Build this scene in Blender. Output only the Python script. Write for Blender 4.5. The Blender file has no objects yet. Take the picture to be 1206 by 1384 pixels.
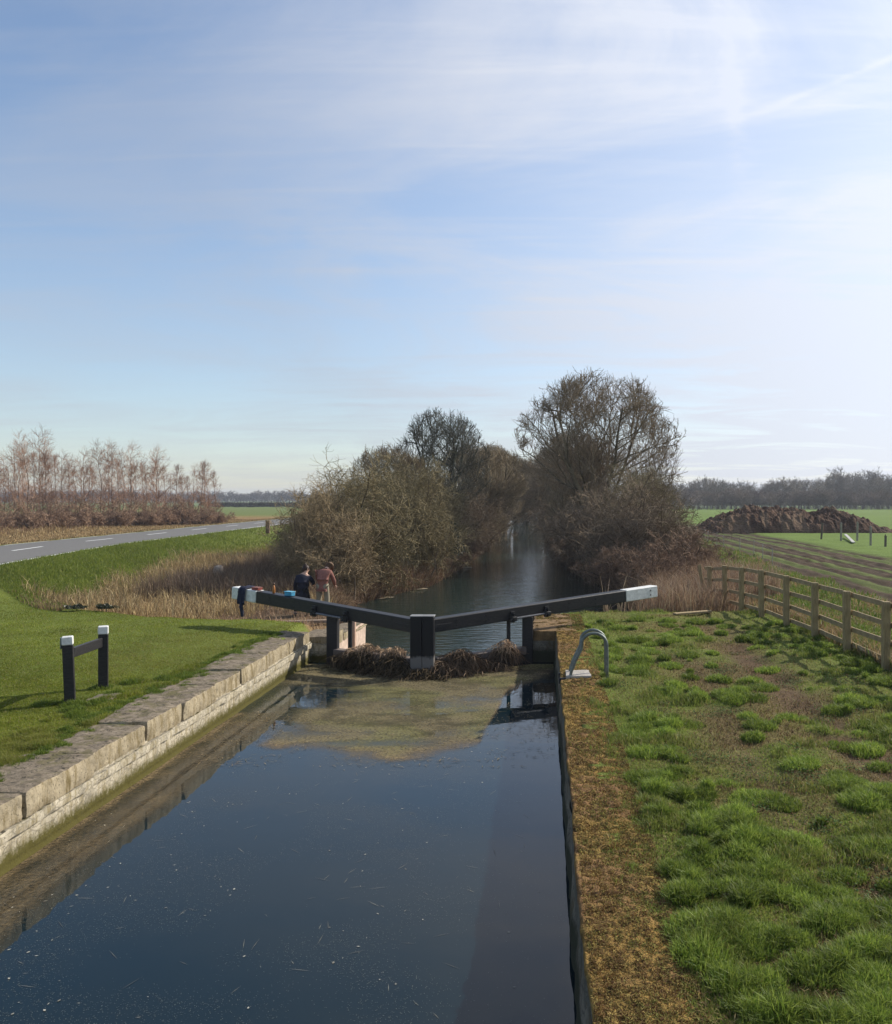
import bpy, math, random
import numpy as np
from mathutils import Vector, noise as mnoise

random.seed(7)
RNG = np.random.default_rng(11)
R = math.radians
scn = bpy.context.scene
COL = scn.collection

# ------------------------------------------------------------------ constants
EYE = 3.0
F = 1208.0; VPX = 736.0; HOR = 675.0     # photograph pixels
SUN_AZ, SUN_EL = R(56), R(34)            # azimuth clockwise from +Y
WN = -0.69                               # water level in the lock
WF = -1.0                                # water level below the gates

def px(x, y, z=0.0):
    Y = (EYE - z) * F / (y - HOR)
    return ((x - VPX) / F * Y, Y)

# ------------------------------------------------------------------ numpy noise
def vnoise(x, y, seed=0):
    x = np.asarray(x, float); y = np.asarray(y, float)
    xi = np.floor(x).astype(np.int64); yi = np.floor(y).astype(np.int64)
    fx = x - xi; fy = y - yi
    fx = fx * fx * (3 - 2 * fx); fy = fy * fy * (3 - 2 * fy)
    def h(a, b):
        n = (a * 374761393 + b * 668265263 + seed * 1442695041) & 0xffffffff
        n = ((n ^ (n >> 13)) * 1274126177) & 0xffffffff
        return ((n ^ (n >> 16)) & 0xffff) / 65535.0
    return (h(xi, yi) * (1 - fx) + h(xi + 1, yi) * fx) * (1 - fy) + (h(xi, yi + 1) * (1 - fx) + h(xi + 1, yi + 1) * fx) * fy

def fbm(x, y, s=1.0, o=4, seed=0):
    v = 0; a = 0.5; t = 0
    for i in range(o):
        v = v + a * vnoise(np.asarray(x) / s + 17.3 * i, np.asarray(y) / s - 9.1 * i, seed + i); t += a; a *= .5; s *= .5
    return v / t

def sst(a, b, x):
    t = np.clip((np.asarray(x, float) - a) / (b - a), 0, 1)
    return t * t * (3 - 2 * t)

# ------------------------------------------------------------------ materials
MATS = {}
def nodes(m):
    m.use_nodes = True
    nt = m.node_tree
    return nt, nt.nodes, nt.links

def mat(name, col, rough=.8, var=.25, scale=4.0, bump=0.0, bscale=None, col2=None, metallic=0.0, spec=.3,
        attr=False, translucent=0.0, detail=6.0, stretch=None, coat=0.0):
    if name in MATS: return MATS[name]
    m = bpy.data.materials.new(name); nt, N, L = nodes(m)
    b = N['Principled BSDF']; out = N['Material Output']
    tc = N.new('ShaderNodeTexCoord')
    mp = N.new('ShaderNodeMapping'); L.new(tc.outputs['Object'], mp.inputs['Vector'])
    if stretch: mp.inputs['Scale'].default_value = stretch
    nz = N.new('ShaderNodeTexNoise'); nz.inputs['Scale'].default_value = scale; nz.inputs['Detail'].default_value = detail
    nz.inputs['Roughness'].default_value = .65
    L.new(mp.outputs[0], nz.inputs['Vector'])
    rmp = N.new('ShaderNodeMapRange'); rmp.inputs['From Min'].default_value = .3; rmp.inputs['From Max'].default_value = .7
    L.new(nz.outputs['Fac'], rmp.inputs['Value'])
    mix = N.new('ShaderNodeMix'); mix.data_type = 'RGBA'
    L.new(rmp.outputs[0], mix.inputs['Factor'])
    c2 = col2 if col2 else tuple(c * (1 - var) for c in col)
    c1 = col if col2 else tuple(min(1, c * (1 + var)) for c in col)
    if attr:
        at = N.new('ShaderNodeAttribute'); at.attribute_name = 'Col'
        mul1 = N.new('ShaderNodeMix'); mul1.data_type = 'RGBA'; mul1.blend_type = 'MULTIPLY'; mul1.inputs['Factor'].default_value = 1
        mix.inputs[6].default_value = (1 - var,) * 3 + (1,); mix.inputs[7].default_value = (1 + var,) * 3 + (1,)
        L.new(mix.outputs[2], mul1.inputs[6]); L.new(at.outputs['Color'], mul1.inputs[7])
        csock = mul1.outputs[2]
    else:
        mix.inputs[6].default_value = (*c1, 1); mix.inputs[7].default_value = (*c2, 1)
        csock = mix.outputs[2]
    L.new(csock, b.inputs['Base Color'])
    b.inputs['Roughness'].default_value = rough
    b.inputs['Metallic'].default_value = metallic
    b.inputs['Specular IOR Level'].default_value = spec
    b.inputs['Coat Weight'].default_value = coat
    if bump:
        n2 = N.new('ShaderNodeTexNoise'); n2.inputs['Scale'].default_value = bscale or scale * 3; n2.inputs['Detail'].default_value = 5
        L.new(mp.outputs[0], n2.inputs['Vector'])
        bp = N.new('ShaderNodeBump'); bp.inputs['Strength'].default_value = 1.0; bp.inputs['Distance'].default_value = bump
        L.new(n2.outputs['Fac'], bp.inputs['Height']); L.new(bp.outputs[0], b.inputs['Normal'])
    if translucent:
        tr = N.new('ShaderNodeBsdfTranslucent'); L.new(csock, tr.inputs['Color'])
        ms = N.new('ShaderNodeMixShader'); ms.inputs[0].default_value = translucent
        L.new(b.outputs[0], ms.inputs[1]); L.new(tr.outputs[0], ms.inputs[2]); L.new(ms.outputs[0], out.inputs['Surface'])
    MATS[name] = m
    return m

# ------------------------------------------------------------------ mesh + object helpers
def tag(o, label=None, cat=None, group=None, kind=None):
    if label: o['label'] = label
    if cat: o['category'] = cat
    if group: o['group'] = group
    if kind: o['kind'] = kind
    return o

def origin_of(parent):
    o = Vector((0, 0, 0))
    while parent is not None:
        o = o + parent.location; parent = parent.parent
    return o

def npobj(name, V, Fc, m, parent=None, colors=None, smooth=False, loc=None):
    """V world coordinates; Fc (n,3) or (n,4) int array or list of such arrays."""
    V = np.asarray(V, dtype=np.float64).reshape(-1, 3)
    if not isinstance(Fc, (list, tuple)): Fc = [Fc]
    Fc = [np.asarray(f, dtype=np.int32) for f in Fc if len(f)]
    me = bpy.data.meshes.new(name)
    org = np.array(origin_of(parent)) if parent is not None else (np.array(loc) if loc is not None else np.zeros(3))
    me.vertices.add(len(V)); me.vertices.foreach_set('co', (V - org).astype(np.float32).ravel())
    li = np.concatenate([f.ravel() for f in Fc]); tot = np.concatenate([np.full(len(f), f.shape[1], np.int32) for f in Fc])
    st = np.concatenate([[0], np.cumsum(tot)[:-1]]).astype(np.int32)
    me.loops.add(len(li)); me.loops.foreach_set('vertex_index', li)
    me.polygons.add(len(tot)); me.polygons.foreach_set('loop_start', st); me.polygons.foreach_set('loop_total', tot)
    me.polygons.foreach_set('use_smooth', np.full(len(tot), bool(smooth)))
    if colors is not None:
        ca = me.color_attributes.new('Col', 'FLOAT_COLOR', 'POINT')
        c4 = np.ones((len(V), 4), np.float32); c4[:, :3] = colors
        ca.data.foreach_set('color', c4.ravel())
    me.update(calc_edges=True); me.validate()
    if m: me.materials.append(m)
    o = bpy.data.objects.new(name, me); COL.objects.link(o)
    if parent is not None: o.parent = parent
    elif loc is not None: o.location = loc
    return o

def root(name, loc, label, cat, group=None, rz=0):
    o = bpy.data.objects.new(name, None); COL.objects.link(o)
    o.location = loc; o.rotation_euler = (0, 0, rz); o.empty_display_size = .2
    return tag(o, label, cat, group)

def copy_thing(r, loc, rz=0, s=1.0, label=None):
    c = r.copy(); COL.objects.link(c); c.location = loc; c.rotation_euler = (0, 0, rz)
    c.scale = s if isinstance(s, (tuple, list)) else (s, s, s)
    if label: c['label'] = label
    for ch in list(r.children):
        d = ch.copy(); COL.objects.link(d); d.parent = c
        for g in ch.children:
            e = g.copy(); COL.objects.link(e); e.parent = d
    return c

class MB:
    """collects quads/tris"""
    def __init__(s): s.V = []; s.F = {3: [], 4: []}; s.n = 0
    def add(s, V, Fs):
        V = np.asarray(V, float).reshape(-1, 3)
        for f in Fs: s.F[len(f)].append([i + s.n for i in f])
        s.V.append(V); s.n += len(V); return s
    def addnp(s, V, Fc):
        Fc = np.asarray(Fc)
        s.F[Fc.shape[1]].extend((Fc + s.n).tolist()); s.V.append(np.asarray(V, float).reshape(-1, 3)); s.n += len(s.V[-1]); return s
    def obar(s, p0, p1, w, h, c=.012, up=(0, 0, 1)):
        """chamfered bar from p0 to p1, w sideways, h along up."""
        p0 = Vector(p0); p1 = Vector(p1); d = (p1 - p0).normalized(); u = Vector(up)
        sd = d.cross(u)
        if sd.length < 1e-4: sd = d.cross(Vector((1, 0, 0)))
        sd.normalize(); u = sd.cross(d).normalized()
        c = min(c, w * .3, h * .3)
        ring = [(-w/2+c, -h/2), (w/2-c, -h/2), (w/2, -h/2+c), (w/2, h/2-c), (w/2-c, h/2), (-w/2+c, h/2), (-w/2, h/2-c), (-w/2, -h/2+c)]
        V = []
        L = (p1 - p0).length; cc = min(c, L * .2)
        for (t, k) in ((0, 1 - c / max(w, h) * 2), (cc, 1), (L - cc, 1), (L, 1 - c / max(w, h) * 2)):
            for a, b in ring: V.append(p0 + d * t + sd * (a * k) + u * (b * k))
        Fs = []
        for r in range(3):
            for i in range(8):
                j = (i + 1) % 8; Fs.append([r*8+i, r*8+j, (r+1)*8+j, (r+1)*8+i])
        for base, fl in ((0, True), (24, False)):
            q = [base + i for i in range(8)]
            qs = [[q[0], q[1], q[2], q[3]], [q[0], q[3], q[4], q[7]], [q[4], q[5], q[6], q[7]]]
            for f in qs: Fs.append(f[::-1] if fl else f)
        s.add(V, Fs); return s
    def tube(s, pts, r, n=8, cap=True):
        pts = [Vector(p) for p in pts]; k = len(pts)
        rr = r if isinstance(r, (list, tuple)) else [r] * k
        V = []; prev = None
        for i, p in enumerate(pts):
            t = (pts[min(i + 1, k - 1)] - pts[max(i - 1, 0)]).normalized()
            if prev is None:
                a = t.cross(Vector((0, 0, 1)))
                if a.length < .1: a = t.cross(Vector((1, 0, 0)))
                a.normalize()
            else: a = (prev - t * prev.dot(t)).normalized()
            prev = a; b = t.cross(a)
            for j in range(n):
                an = 2 * math.pi * j / n; V.append(p + (a * math.cos(an) + b * math.sin(an)) * rr[i])
        Fs = [[i*n+j, i*n+(j+1) % n, (i+1)*n+(j+1) % n, (i+1)*n+j] for i in range(k - 1) for j in range(n)]
        if cap:
            V += [pts[0], pts[-1]]; a, b = k * n, k * n + 1
            Fs += [[a, (j+1) % n, j] for j in range(n)] + [[b, (k-1)*n+j, (k-1)*n+(j+1) % n] for j in range(n)]
        s.add(V, Fs); return s
    def sphere(s, c, r, n=10, amp=0.0, seed=0):
        rx, ry, rz = r if isinstance(r, (tuple, list)) else (r, r, r)
        V = []; m = n // 2 + 1
        for i in range(m + 1):
            th = math.pi * i / m
            for j in range(n):
                ph = 2 * math.pi * j / n
                d = Vector((math.sin(th) * math.cos(ph), math.sin(th) * math.sin(ph), math.cos(th)))
                k = 1 + amp * mnoise.noise(d * 1.7 + Vector((seed, 0, 0)))
                V.append((c[0] + d.x * rx * k, c[1] + d.y * ry * k, c[2] + d.z * rz * k))
        Fs = [[i*n+j, (i+1)*n+j, (i+1)*n+(j+1) % n, i*n+(j+1) % n] for i in range(m) for j in range(n)]
        s.add(V, Fs); return s
    def roughbox(s, x0, x1, y0, y1, z0, z1, step=.12, amp=.02, rnd=.03, seed=0, skew=0.0, fs=3.0):
        nx = max(2, int((x1-x0)/step)); ny = max(2, int((y1-y0)/step)); nz = max(2, int((z1-z0)/step))
        def P(x, y, z):
            # round edges
            v = Vector((x, y, z)); lo = Vector((x0+rnd, y0+rnd, z0+rnd)); hi = Vector((x1-rnd, y1-rnd, z1-rnd))
            q = Vector((min(max(v.x, lo.x), hi.x), min(max(v.y, lo.y), hi.y), min(max(v.z, lo.z), hi.z)))
            d = v - q
            if d.length > 1e-6: v = q + d.normalized() * min(d.length, rnd)
            nn = mnoise.noise_vector(v * fs + Vector((seed * 3.1, 0, 0))) * amp + mnoise.noise_vector(v * fs * 3 + Vector((seed, 5, 0))) * amp * .45
            v = v + nn; v.x += skew * (y - (y0 + y1) / 2)
            return v
        def face(fn, a, b):
            V = [fn(i / a, j / b) for i in range(a + 1) for j in range(b + 1)]
            s.add(V, [[i*(b+1)+j, (i+1)*(b+1)+j, (i+1)*(b+1)+j+1, i*(b+1)+j+1] for i in range(a) for j in range(b)])
        lx = lambda t: x0 + (x1-x0)*t; ly = lambda t: y0 + (y1-y0)*t; lz = lambda t: z0 + (z1-z0)*t
        face(lambda a, b: P(lx(a), ly(b), z1), nx, ny); face(lambda a, b: P(lx(b), ly(a), z0), ny, nx)
        face(lambda a, b: P(x1, ly(a), lz(b)), ny, nz); face(lambda a, b: P(x0, ly(b), lz(a)), nz, ny)
        face(lambda a, b: P(lx(a), y0, lz(b)), nx, nz); face(lambda a, b: P(lx(b), y1, lz(a)), nz, nx)
        return s
    def build(s, name, m, parent=None, smooth=False, loc=None, colors=None):
        return npobj(name, np.concatenate(s.V), [np.array(s.F[k]) for k in (3, 4) if s.F[k]], m, parent, colors, smooth, loc)

def tubes(P, Rd, sides=3):
    """P (n,k,3), Rd (n,k) -> V, F quads, vectorised"""
    n, k, _ = P.shape
    T = np.gradient(P, axis=1); T /= np.linalg.norm(T, axis=2, keepdims=True) + 1e-9
    ref = np.zeros((n, 1, 3)); ref[..., 0] = .37; ref[..., 1] = .81; ref[..., 2] = .45
    A = np.cross(T, ref); A /= np.linalg.norm(A, axis=2, keepdims=True) + 1e-9
    B = np.cross(T, A)
    an = np.arange(sides) * 2 * math.pi / sides
    V = P[:, :, None, :] + Rd[:, :, None, None] * (A[:, :, None, :] * np.cos(an)[None, None, :, None] + B[:, :, None, :] * np.sin(an)[None, None, :, None])
    idx = np.arange(n * k * sides).reshape(n, k, sides)
    a = idx[:, :-1, :]; b = np.roll(a, -1, 2); c = idx[:, 1:, :]; d = np.roll(c, -1, 2)
    return V.reshape(-1, 3), np.stack([a, b, d, c], -1).reshape(-1, 4)

def blades(P, H, W, lean, colr, rng, bend=.6, az=None):
    """grass blades; P (n,3) base, returns V,F,C"""
    n = len(P); a = rng.uniform(0, 2*math.pi, n) if az is None else az
    f = rng.uniform(0, math.pi, n)
    d = np.stack([np.cos(a), np.sin(a), np.zeros(n)], 1); w = np.stack([np.cos(f), np.sin(f), np.zeros(n)], 1) * (W / 2)[:, None]
    up = np.array([0, 0, 1.0])
    L = lean[:, None]; Hh = H[:, None]
    mid = P + up * Hh * .6 + d * L * Hh * .35; tip = P + up * Hh * (1 - .35 * np.clip(L, 0, 1.5) ** 2 * bend) + d * L * Hh
    V = np.stack([P - w, P + w, mid - w * .8, mid + w * .8, tip], 1).reshape(-1, 3)
    i = np.arange(n)[:, None] * 5
    Fc = np.concatenate([i + [0, 1, 3], i + [0, 3, 2], i + [2, 3, 4]], 0)
    k = np.array([.55, .55, .9, .9, 1.15])
    C = np.repeat(colr, 5, axis=0)
    return V, Fc, C

# ------------------------------------------------------------------ terrain
XLY = np.array([(-60, -5.29), (20.3, -5.29), (20.5, -4.85), (24.3, -4.85), (26, -5.7), (30, -6.8), (34, -7.2), (38, -6.2), (41, -5.3), (49, -4.9), (60, -4.7), (98, -5.0), (170, -6.8), (240, -12), (300, -20)])
XRY = np.array([(-60, .25), (20.3, .25), (20.5, -.25), (23.2, -.25), (24.2, 1.0), (25.2, 2.7), (30, 3.3), (38, 3.1), (49, 1.5), (60, 1.1), (93, .4), (170, -1.6), (240, -6), (300, -14)])
xl = lambda Y: np.interp(Y, XLY[:, 0], XLY[:, 1]); xr = lambda Y: np.interp(Y, XRY[:, 0], XRY[:, 1])
RN = np.array([(-60, -9.5), (10, -16.9), (32.2, -19.6), (46.8, -22.3), (78, -24.6), (110, -26.5), (200, -33), (400, -52), (900, -110)])
rn = lambda Y: np.interp(Y, RN[:, 0], RN[:, 1])
RW = 5.9; RZ = .6
YE = np.array([(-40, 36), (-17.4, 28.8), (-13.7, 24.8), (-10.3, 22.8), (-8.05, 22.3), (-5, 21.4)])
ye = lambda X: np.interp(X, YE[:, 0], YE[:, 1])

def ground_z(X, Y, micro=True):
    X = np.asarray(X, float); Y = np.asarray(Y, float)
    left = X < -2.5
    zL = -.45 * sst(0, 2.0, Y - ye(X))
    zL = zL * sst(200, 60, Y)
    zL = zL - .30 * (Y > 20.42) * sst(-5.95, -5.7, X) * sst(24.6, 24.0, Y)
    rd = X - rn(Y)
    zroad = RZ * np.ones_like(X)
    zL = np.where(rd < 0, zroad, zroad + (zL - zroad) * sst(0, 4.2 , rd) )
    far = -(rd + RW)
    zL = np.where(far > 0, RZ + (-.25) * sst(.5, 3, far), zL)
    zR = -.45 * sst(23.5, 26, Y) * sst(8, 4.5, X) - .25 * sst(6.3, 9, X)
    z = np.where(left, zL, zR)
    # canal beyond the gates
    dist = np.maximum(xl(Y) - X, X - xr(Y))
    bank = sst(-1.0, .7, dist)
    zb = -2.0 + (z + 2.0) * bank
    inlock = dist < .22
    zlock = np.where(inlock, -2.2, z)
    w = (Y > 24.0)
    leftlow = left & (Y > 20.3)
    z2 = np.where(w, zb, zlock)
    if micro:
        lawn = (left & (Y < ye(X)) & (rd > 0))
        m1 = (fbm(X, Y, .9, 3, 3) - .5)
        amp = np.where(lawn, .03, .10)
        amp = np.where(left & (rd < .5) , .02, amp)
        amp = amp * sst(.25, 1.6, dist)
        fade = 1 / (1 + np.maximum(0, np.hypot(X, Y) - 60) / 60)
        z2 = z2 + m1 * amp * fade + np.where((X > 1), (fbm(X, Y, .28, 2, 9) - .5) * .06, 0) * sst(.25, 1.2, dist) * fade
        # wheel ruts on the right lockside and on the field track
        z2 = z2 - np.where(X > 0, .05 * mudmask(X, Y), 0)
        # farther woods on faint rise
    return z2

def mudmask(X, Y):
    a = np.exp(-((X - 3.95 - .2 * np.sin(Y * .35)) / .5) ** 2) * sst(22.5, 18, Y) * sst(7.5, 10, Y) * 1.05
    b = np.exp(-((X - 2.5 - .2 * np.sin(Y * .5)) / .36) ** 2) * sst(21, 15, Y) * .72
    n = fbm(X, Y, .9, 4, 21)
    m = a * sst(.18, .42, n) * 1.05 + b * sst(.34, .56, n + .06)
    c = np.exp(-((X - 3.6) / .5) ** 2 - ((Y - 21.2) / .7) ** 2)
    return np.clip(m + c * .8, 0, 1)

def trackmask(X, Y):
    cx = 14.8 + .03 * (Y - 30) ; hw = 4.0 - .01 * (Y - 30)
    e = sst(1.15, .85, np.abs(X - cx) / np.maximum(hw, 2) + (fbm(X, Y, 3.0, 3, 5) - .5) * .5)
    return e * sst(20, 27, Y) * sst(135, 105, Y)

G1 = np.array([.085, .12, .02]); G2 = np.array([.14, .16, .035]); TAN = np.array([.30, .215, .11]); MUD = np.array([.092, .060, .033])
MOSS = np.array([.27, .165, .055]); DGR = np.array([.045, .085, .014])

def ground_col(X, Y):
    X = np.asarray(X, float); Y = np.asarray(Y, float)
    n = fbm(X, Y, 2.2, 4, 31)[..., None]; n2 = fbm(X, Y, .5, 3, 37)[..., None]
    g = G1 * (1 - n) + G2 * n
    c = g * (.8 + .45 * n2)
    left = X < -2.5
    rd = X - rn(Y)
    # right lockside: olive dry mixture, mud in ruts
    dry = (np.exp(-((X - 3.2) / 1.6) ** 2) * sst(.36, .56, fbm(X, Y, 1.3, 4, 41)) * (Y < 24))[..., None]
    c = np.where((X > .2)[..., None], c * (1 - dry * .75) + np.array([.15, .11, .045]) * dry * .75, c)
    mm = mudmask(X, Y)[..., None] * (X > 0)[..., None]
    c = c * (1 - mm) + MUD * (.8 + .6 * n2) * mm
    # reed bed left, tan
    reed = left & (Y > ye(X)) & (Y < 60) 
    rf = (sst(0, .6, Y - ye(X)) * sst(2.0, 4.3, rd + (fbm(X, Y, 2, 3, 4) - .5) * 2.2) * sst(75, 55, Y) * left)[..., None]
    c = c * (1 - rf) + TAN * (.55 + .7 * n2) * rf * np.array([.8, .75, .7])
    # banks under the trees
    dist = np.maximum(xl(Y) - X, X - xr(Y))
    bf = (sst(24, 27, Y) * sst(7.0, 3.0, dist + (n[..., 0] - .5) * 3) * sst(400, 300, Y))[..., None]
    c = c * (1 - bf) + np.array([.10, .07, .043]) * (.5 + .8 * n2) * bf
    # beyond the road: dry verge then field
    far = -(rd + RW)
    vf = (sst(.2, 1.0, far) * sst(60, 30, far) * sst(170, 120, Y))[..., None]
    c = c * (1 - vf) + TAN * (.55 + .6 * n2) * vf * np.array([.95, .85, .75])
    ff = (sst(120, 150, Y) * (left & (far > 0)))[..., None] * (1 - vf)
    c = c * (1 - ff) + np.array([.12, .15, .045]) * ff
    # right field
    rf2 = (sst(7, 10, X) * sst(28, 32, Y + X * .0))[..., None]
    c = c * (1 - rf2) + np.array([.11, .165, .03]) * (.85 + .35 * n) * rf2
    tw = (sst(6, 7, X) * sst(12, 10, X + (n[..., 0] - .5) * 3) * sst(14, 18, Y) * sst(90, 60, Y))[..., None]
    c = c * (1 - tw * .6) + np.array([.15, .15, .05]) * tw * .6
    tm = trackmask(X, Y)
    st = .5 + .5 * np.sin((X + .4 * np.sin(Y * .06)) * 3.6 + fbm(X * 2.2, Y * .25, 4, 3, 8) * 5)
    tmm = (tm * np.clip(.45 + .7 * sst(.15, .55, st), 0, 1))[..., None]
    c = c * (1 - tmm) + MUD * .62 * (.4 + 1.2 * fbm(X * 3, Y * .6, .5, 4, 33)[..., None]) * tmm
    w = (np.hypot(X, Y) > 320)[..., None]
    c = np.where(w, c * .0 + np.array([.11, .15, .05]), c)
    return c

def axis(breaks):
    out = []
    for a, b, d in breaks:
        n = max(1, int(round((b - a) / d))); out += list(a + (b - a) * np.arange(n) / n)
    out.append(breaks[-1][1]); return np.array(sorted(set(np.round(out, 5))))

gx = axis([(-1800, -1000, 200), (-1000, -200, 50), (-200, -60, 6), (-60, -26, .8), (-26, -9, .3), (-9, -5.7, .2), (-5.7, -5.5, .1), (-5.5, -5.3, .2), (-5.3, -4.4, .15), (-4.4, -.4, .5), (-.4, .1, .1),
           (.1, .4, .3), (.4, .5, .05), (.5, 7, .075), (7, 10, .2), (10, 20, .1), (20, 22, .2), (22, 60, .8), (60, 200, 6), (200, 1000, 50), (1000, 1800, 200)])
gy = axis([(-600, -60, 60), (-60, 2, 4), (2, 20.3, .1), (20.3, 30, .15), (30, 60, .3), (60, 120, .7), (120, 320, 4), (320, 1000, 40), (1000, 1800, 200)])
GX, GY = np.meshgrid(gx, gy, indexing='ij')
GZ = ground_z(GX, GY)
# the sheet dips under the road surface
rdG = GX - rn(GY)
GZ = np.where((rdG < -.1) & (rdG > -RW + .1), GZ - .12, GZ)
tmG = trackmask(GX, GY)
GZ = GZ - tmG * (.06 + .03 * np.sin((GX + .4 * np.sin(GY * .06)) * 8.4 + fbm(GX * 2.2, GY * .25, 4, 3, 8) * 5)) + tmG * (fbm(GX, GY * .35, .7, 3, 77) - .5) * .13
nx_, ny_ = GX.shape
idx = np.arange(nx_ * ny_).reshape(nx_, ny_)
Fg = np.stack([idx[:-1, :-1], idx[1:, :-1], idx[1:, 1:], idx[:-1, 1:]], -1).reshape(-1, 4)
m_ground = mat('ground_cover', (1, 1, 1), .95, .28, 14, bump=.03, bscale=30, attr=True, spec=.1)
gobj = npobj('ground', np.stack([GX, GY, GZ], -1).reshape(-1, 3), Fg, m_ground, colors=ground_col(GX, GY).reshape(-1, 3), smooth=True)
tag(gobj, kind='structure')

# ------------------------------------------------------------------ road
m_asph = mat('asphalt', (.135, .130, .122), .85, .12, 6, bump=.006, bscale=80)
m_paint = mat('road_paint', (.72, .72, .70), .7, .12, 8)
ys = np.concatenate([np.arange(-40, 120, 1.0), np.arange(120, 900, 10)])
us = np.linspace(0, 1, 9)
V = []; 
for y in ys:
    for u in us:
        x = rn(y) - RW * u; V.append((x, y, RZ + .012 + .06 * (1 - (2 * u - 1) ** 2)))
k = len(us); ii = np.arange(len(ys) * k).reshape(len(ys), k)
Fr = np.stack([ii[:-1, :-1], ii[1:, :-1], ii[1:, 1:], ii[:-1, 1:]], -1).reshape(-1, 4)[:, ::-1]
tag(npobj('road', V, Fr, m_asph, smooth=True), kind='structure')
mk = MB()
def roadpt(u, y): return (rn(y) - RW * u, y, RZ + .024 + .06 * (1 - (2 * u - 1) ** 2))
def mark(u0, u1, y0, y1, step=1.0):
    n = max(1, int((y1 - y0) / step)); yy = np.linspace(y0, y1, n + 1)
    V = [roadpt(u, y) for y in yy for u in (u0, u1)]
    mk.add(V, [[2*i, 2*i+1, 2*i+3, 2*i+2][::-1] for i in range(n)])
y = 22
while y < 300:
    mark(.485, .512, y, y + 3.6); y += 9.2
mark(.022, .048, -20, 400, 1); 
y = 20
while y < 300: mark(.95, .975, y, y + 5); y += 6.5
tag(mk.build('road_markings', m_paint), kind='structure')

# ------------------------------------------------------------------ water
def water_mat(name, body, bumpd, bscale, rough=.02, stretch=(1, 1, 1)):
    m = bpy.data.materials.new(name); nt, N, L = nodes(m); b = N['Principled BSDF']
    b.inputs['Base Color'].default_value = (*body, 1); b.inputs['Roughness'].default_value = rough
    b.inputs['IOR'].default_value = 1.33; b.inputs['Specular IOR Level'].default_value = .5
    tc = N.new('ShaderNodeTexCoord'); mp = N.new('ShaderNodeMapping'); mp.inputs['Scale'].default_value = stretch
    L.new(tc.outputs['Object'], mp.inputs['Vector'])
    nz = N.new('ShaderNodeTexNoise'); nz.inputs['Scale'].default_value = bscale; nz.inputs['Detail'].default_value = 4
    L.new(mp.outputs[0], nz.inputs['Vector'])
    bp = N.new('ShaderNodeBump'); bp.inputs['Strength'].default_value = 1; bp.inputs['Distance'].default_value = bumpd
    L.new(nz.outputs['Fac'], bp.inputs['Height']); L.new(bp.outputs[0], b.inputs['Normal'])
    return m
m_wn = water_mat('still_lock_water', (.003, .012, .017), .0012, 3.0, .015)
m_wf = water_mat('rippled_canal_water', (.013, .026, .022), .034, 1.7, .02, (1, 2.6, 1))
def strip(ys, fl, fr, z, name, m, over=.6):
    V = []
    for y in ys: V += [(fl(y) - over, y, z), (fr(y) + over, y, z)]
    Fs = np.array([[2*i, 2*i+1, 2*i+3, 2*i+2] for i in range(len(ys) - 1)])
    return tag(npobj(name, V, Fs, m), kind='structure')
# lock water stops at the V of the gates
HL = Vector((-4.75, 20.04, 0)); HR = Vector((-.37, 20.29, 0)); MI = Vector((-2.55, 18.72, 0))
V = [(-5.45, -60, WN), (.5, -60, WN), (.5, 20.32, WN), (-.3, 20.35, WN), (-2.55, 18.85, WN), (-4.8, 20.12, WN), (-5.45, 20.32, WN)]
w = npobj('lock_water', V, [np.array([[0, 1, 4], [1, 2, 4], [2, 3, 4], [0, 4, 6], [4, 5, 6]])], m_wn); tag(w, kind='structure')
yy = np.concatenate([np.arange(20.4, 60, .5), np.arange(60, 300, 3)])
strip(yy, lambda y: xl(y) if y > 24.5 else -4.9, lambda y: xr(y) if y > 23.2 else -.2, WF, 'canal_water', m_wf, .5)
V = [(-4.9, 18.0, WF), (-.2, 18.0, WF), (-.2, 20.4, WF), (-4.9, 20.4, WF)]

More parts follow.
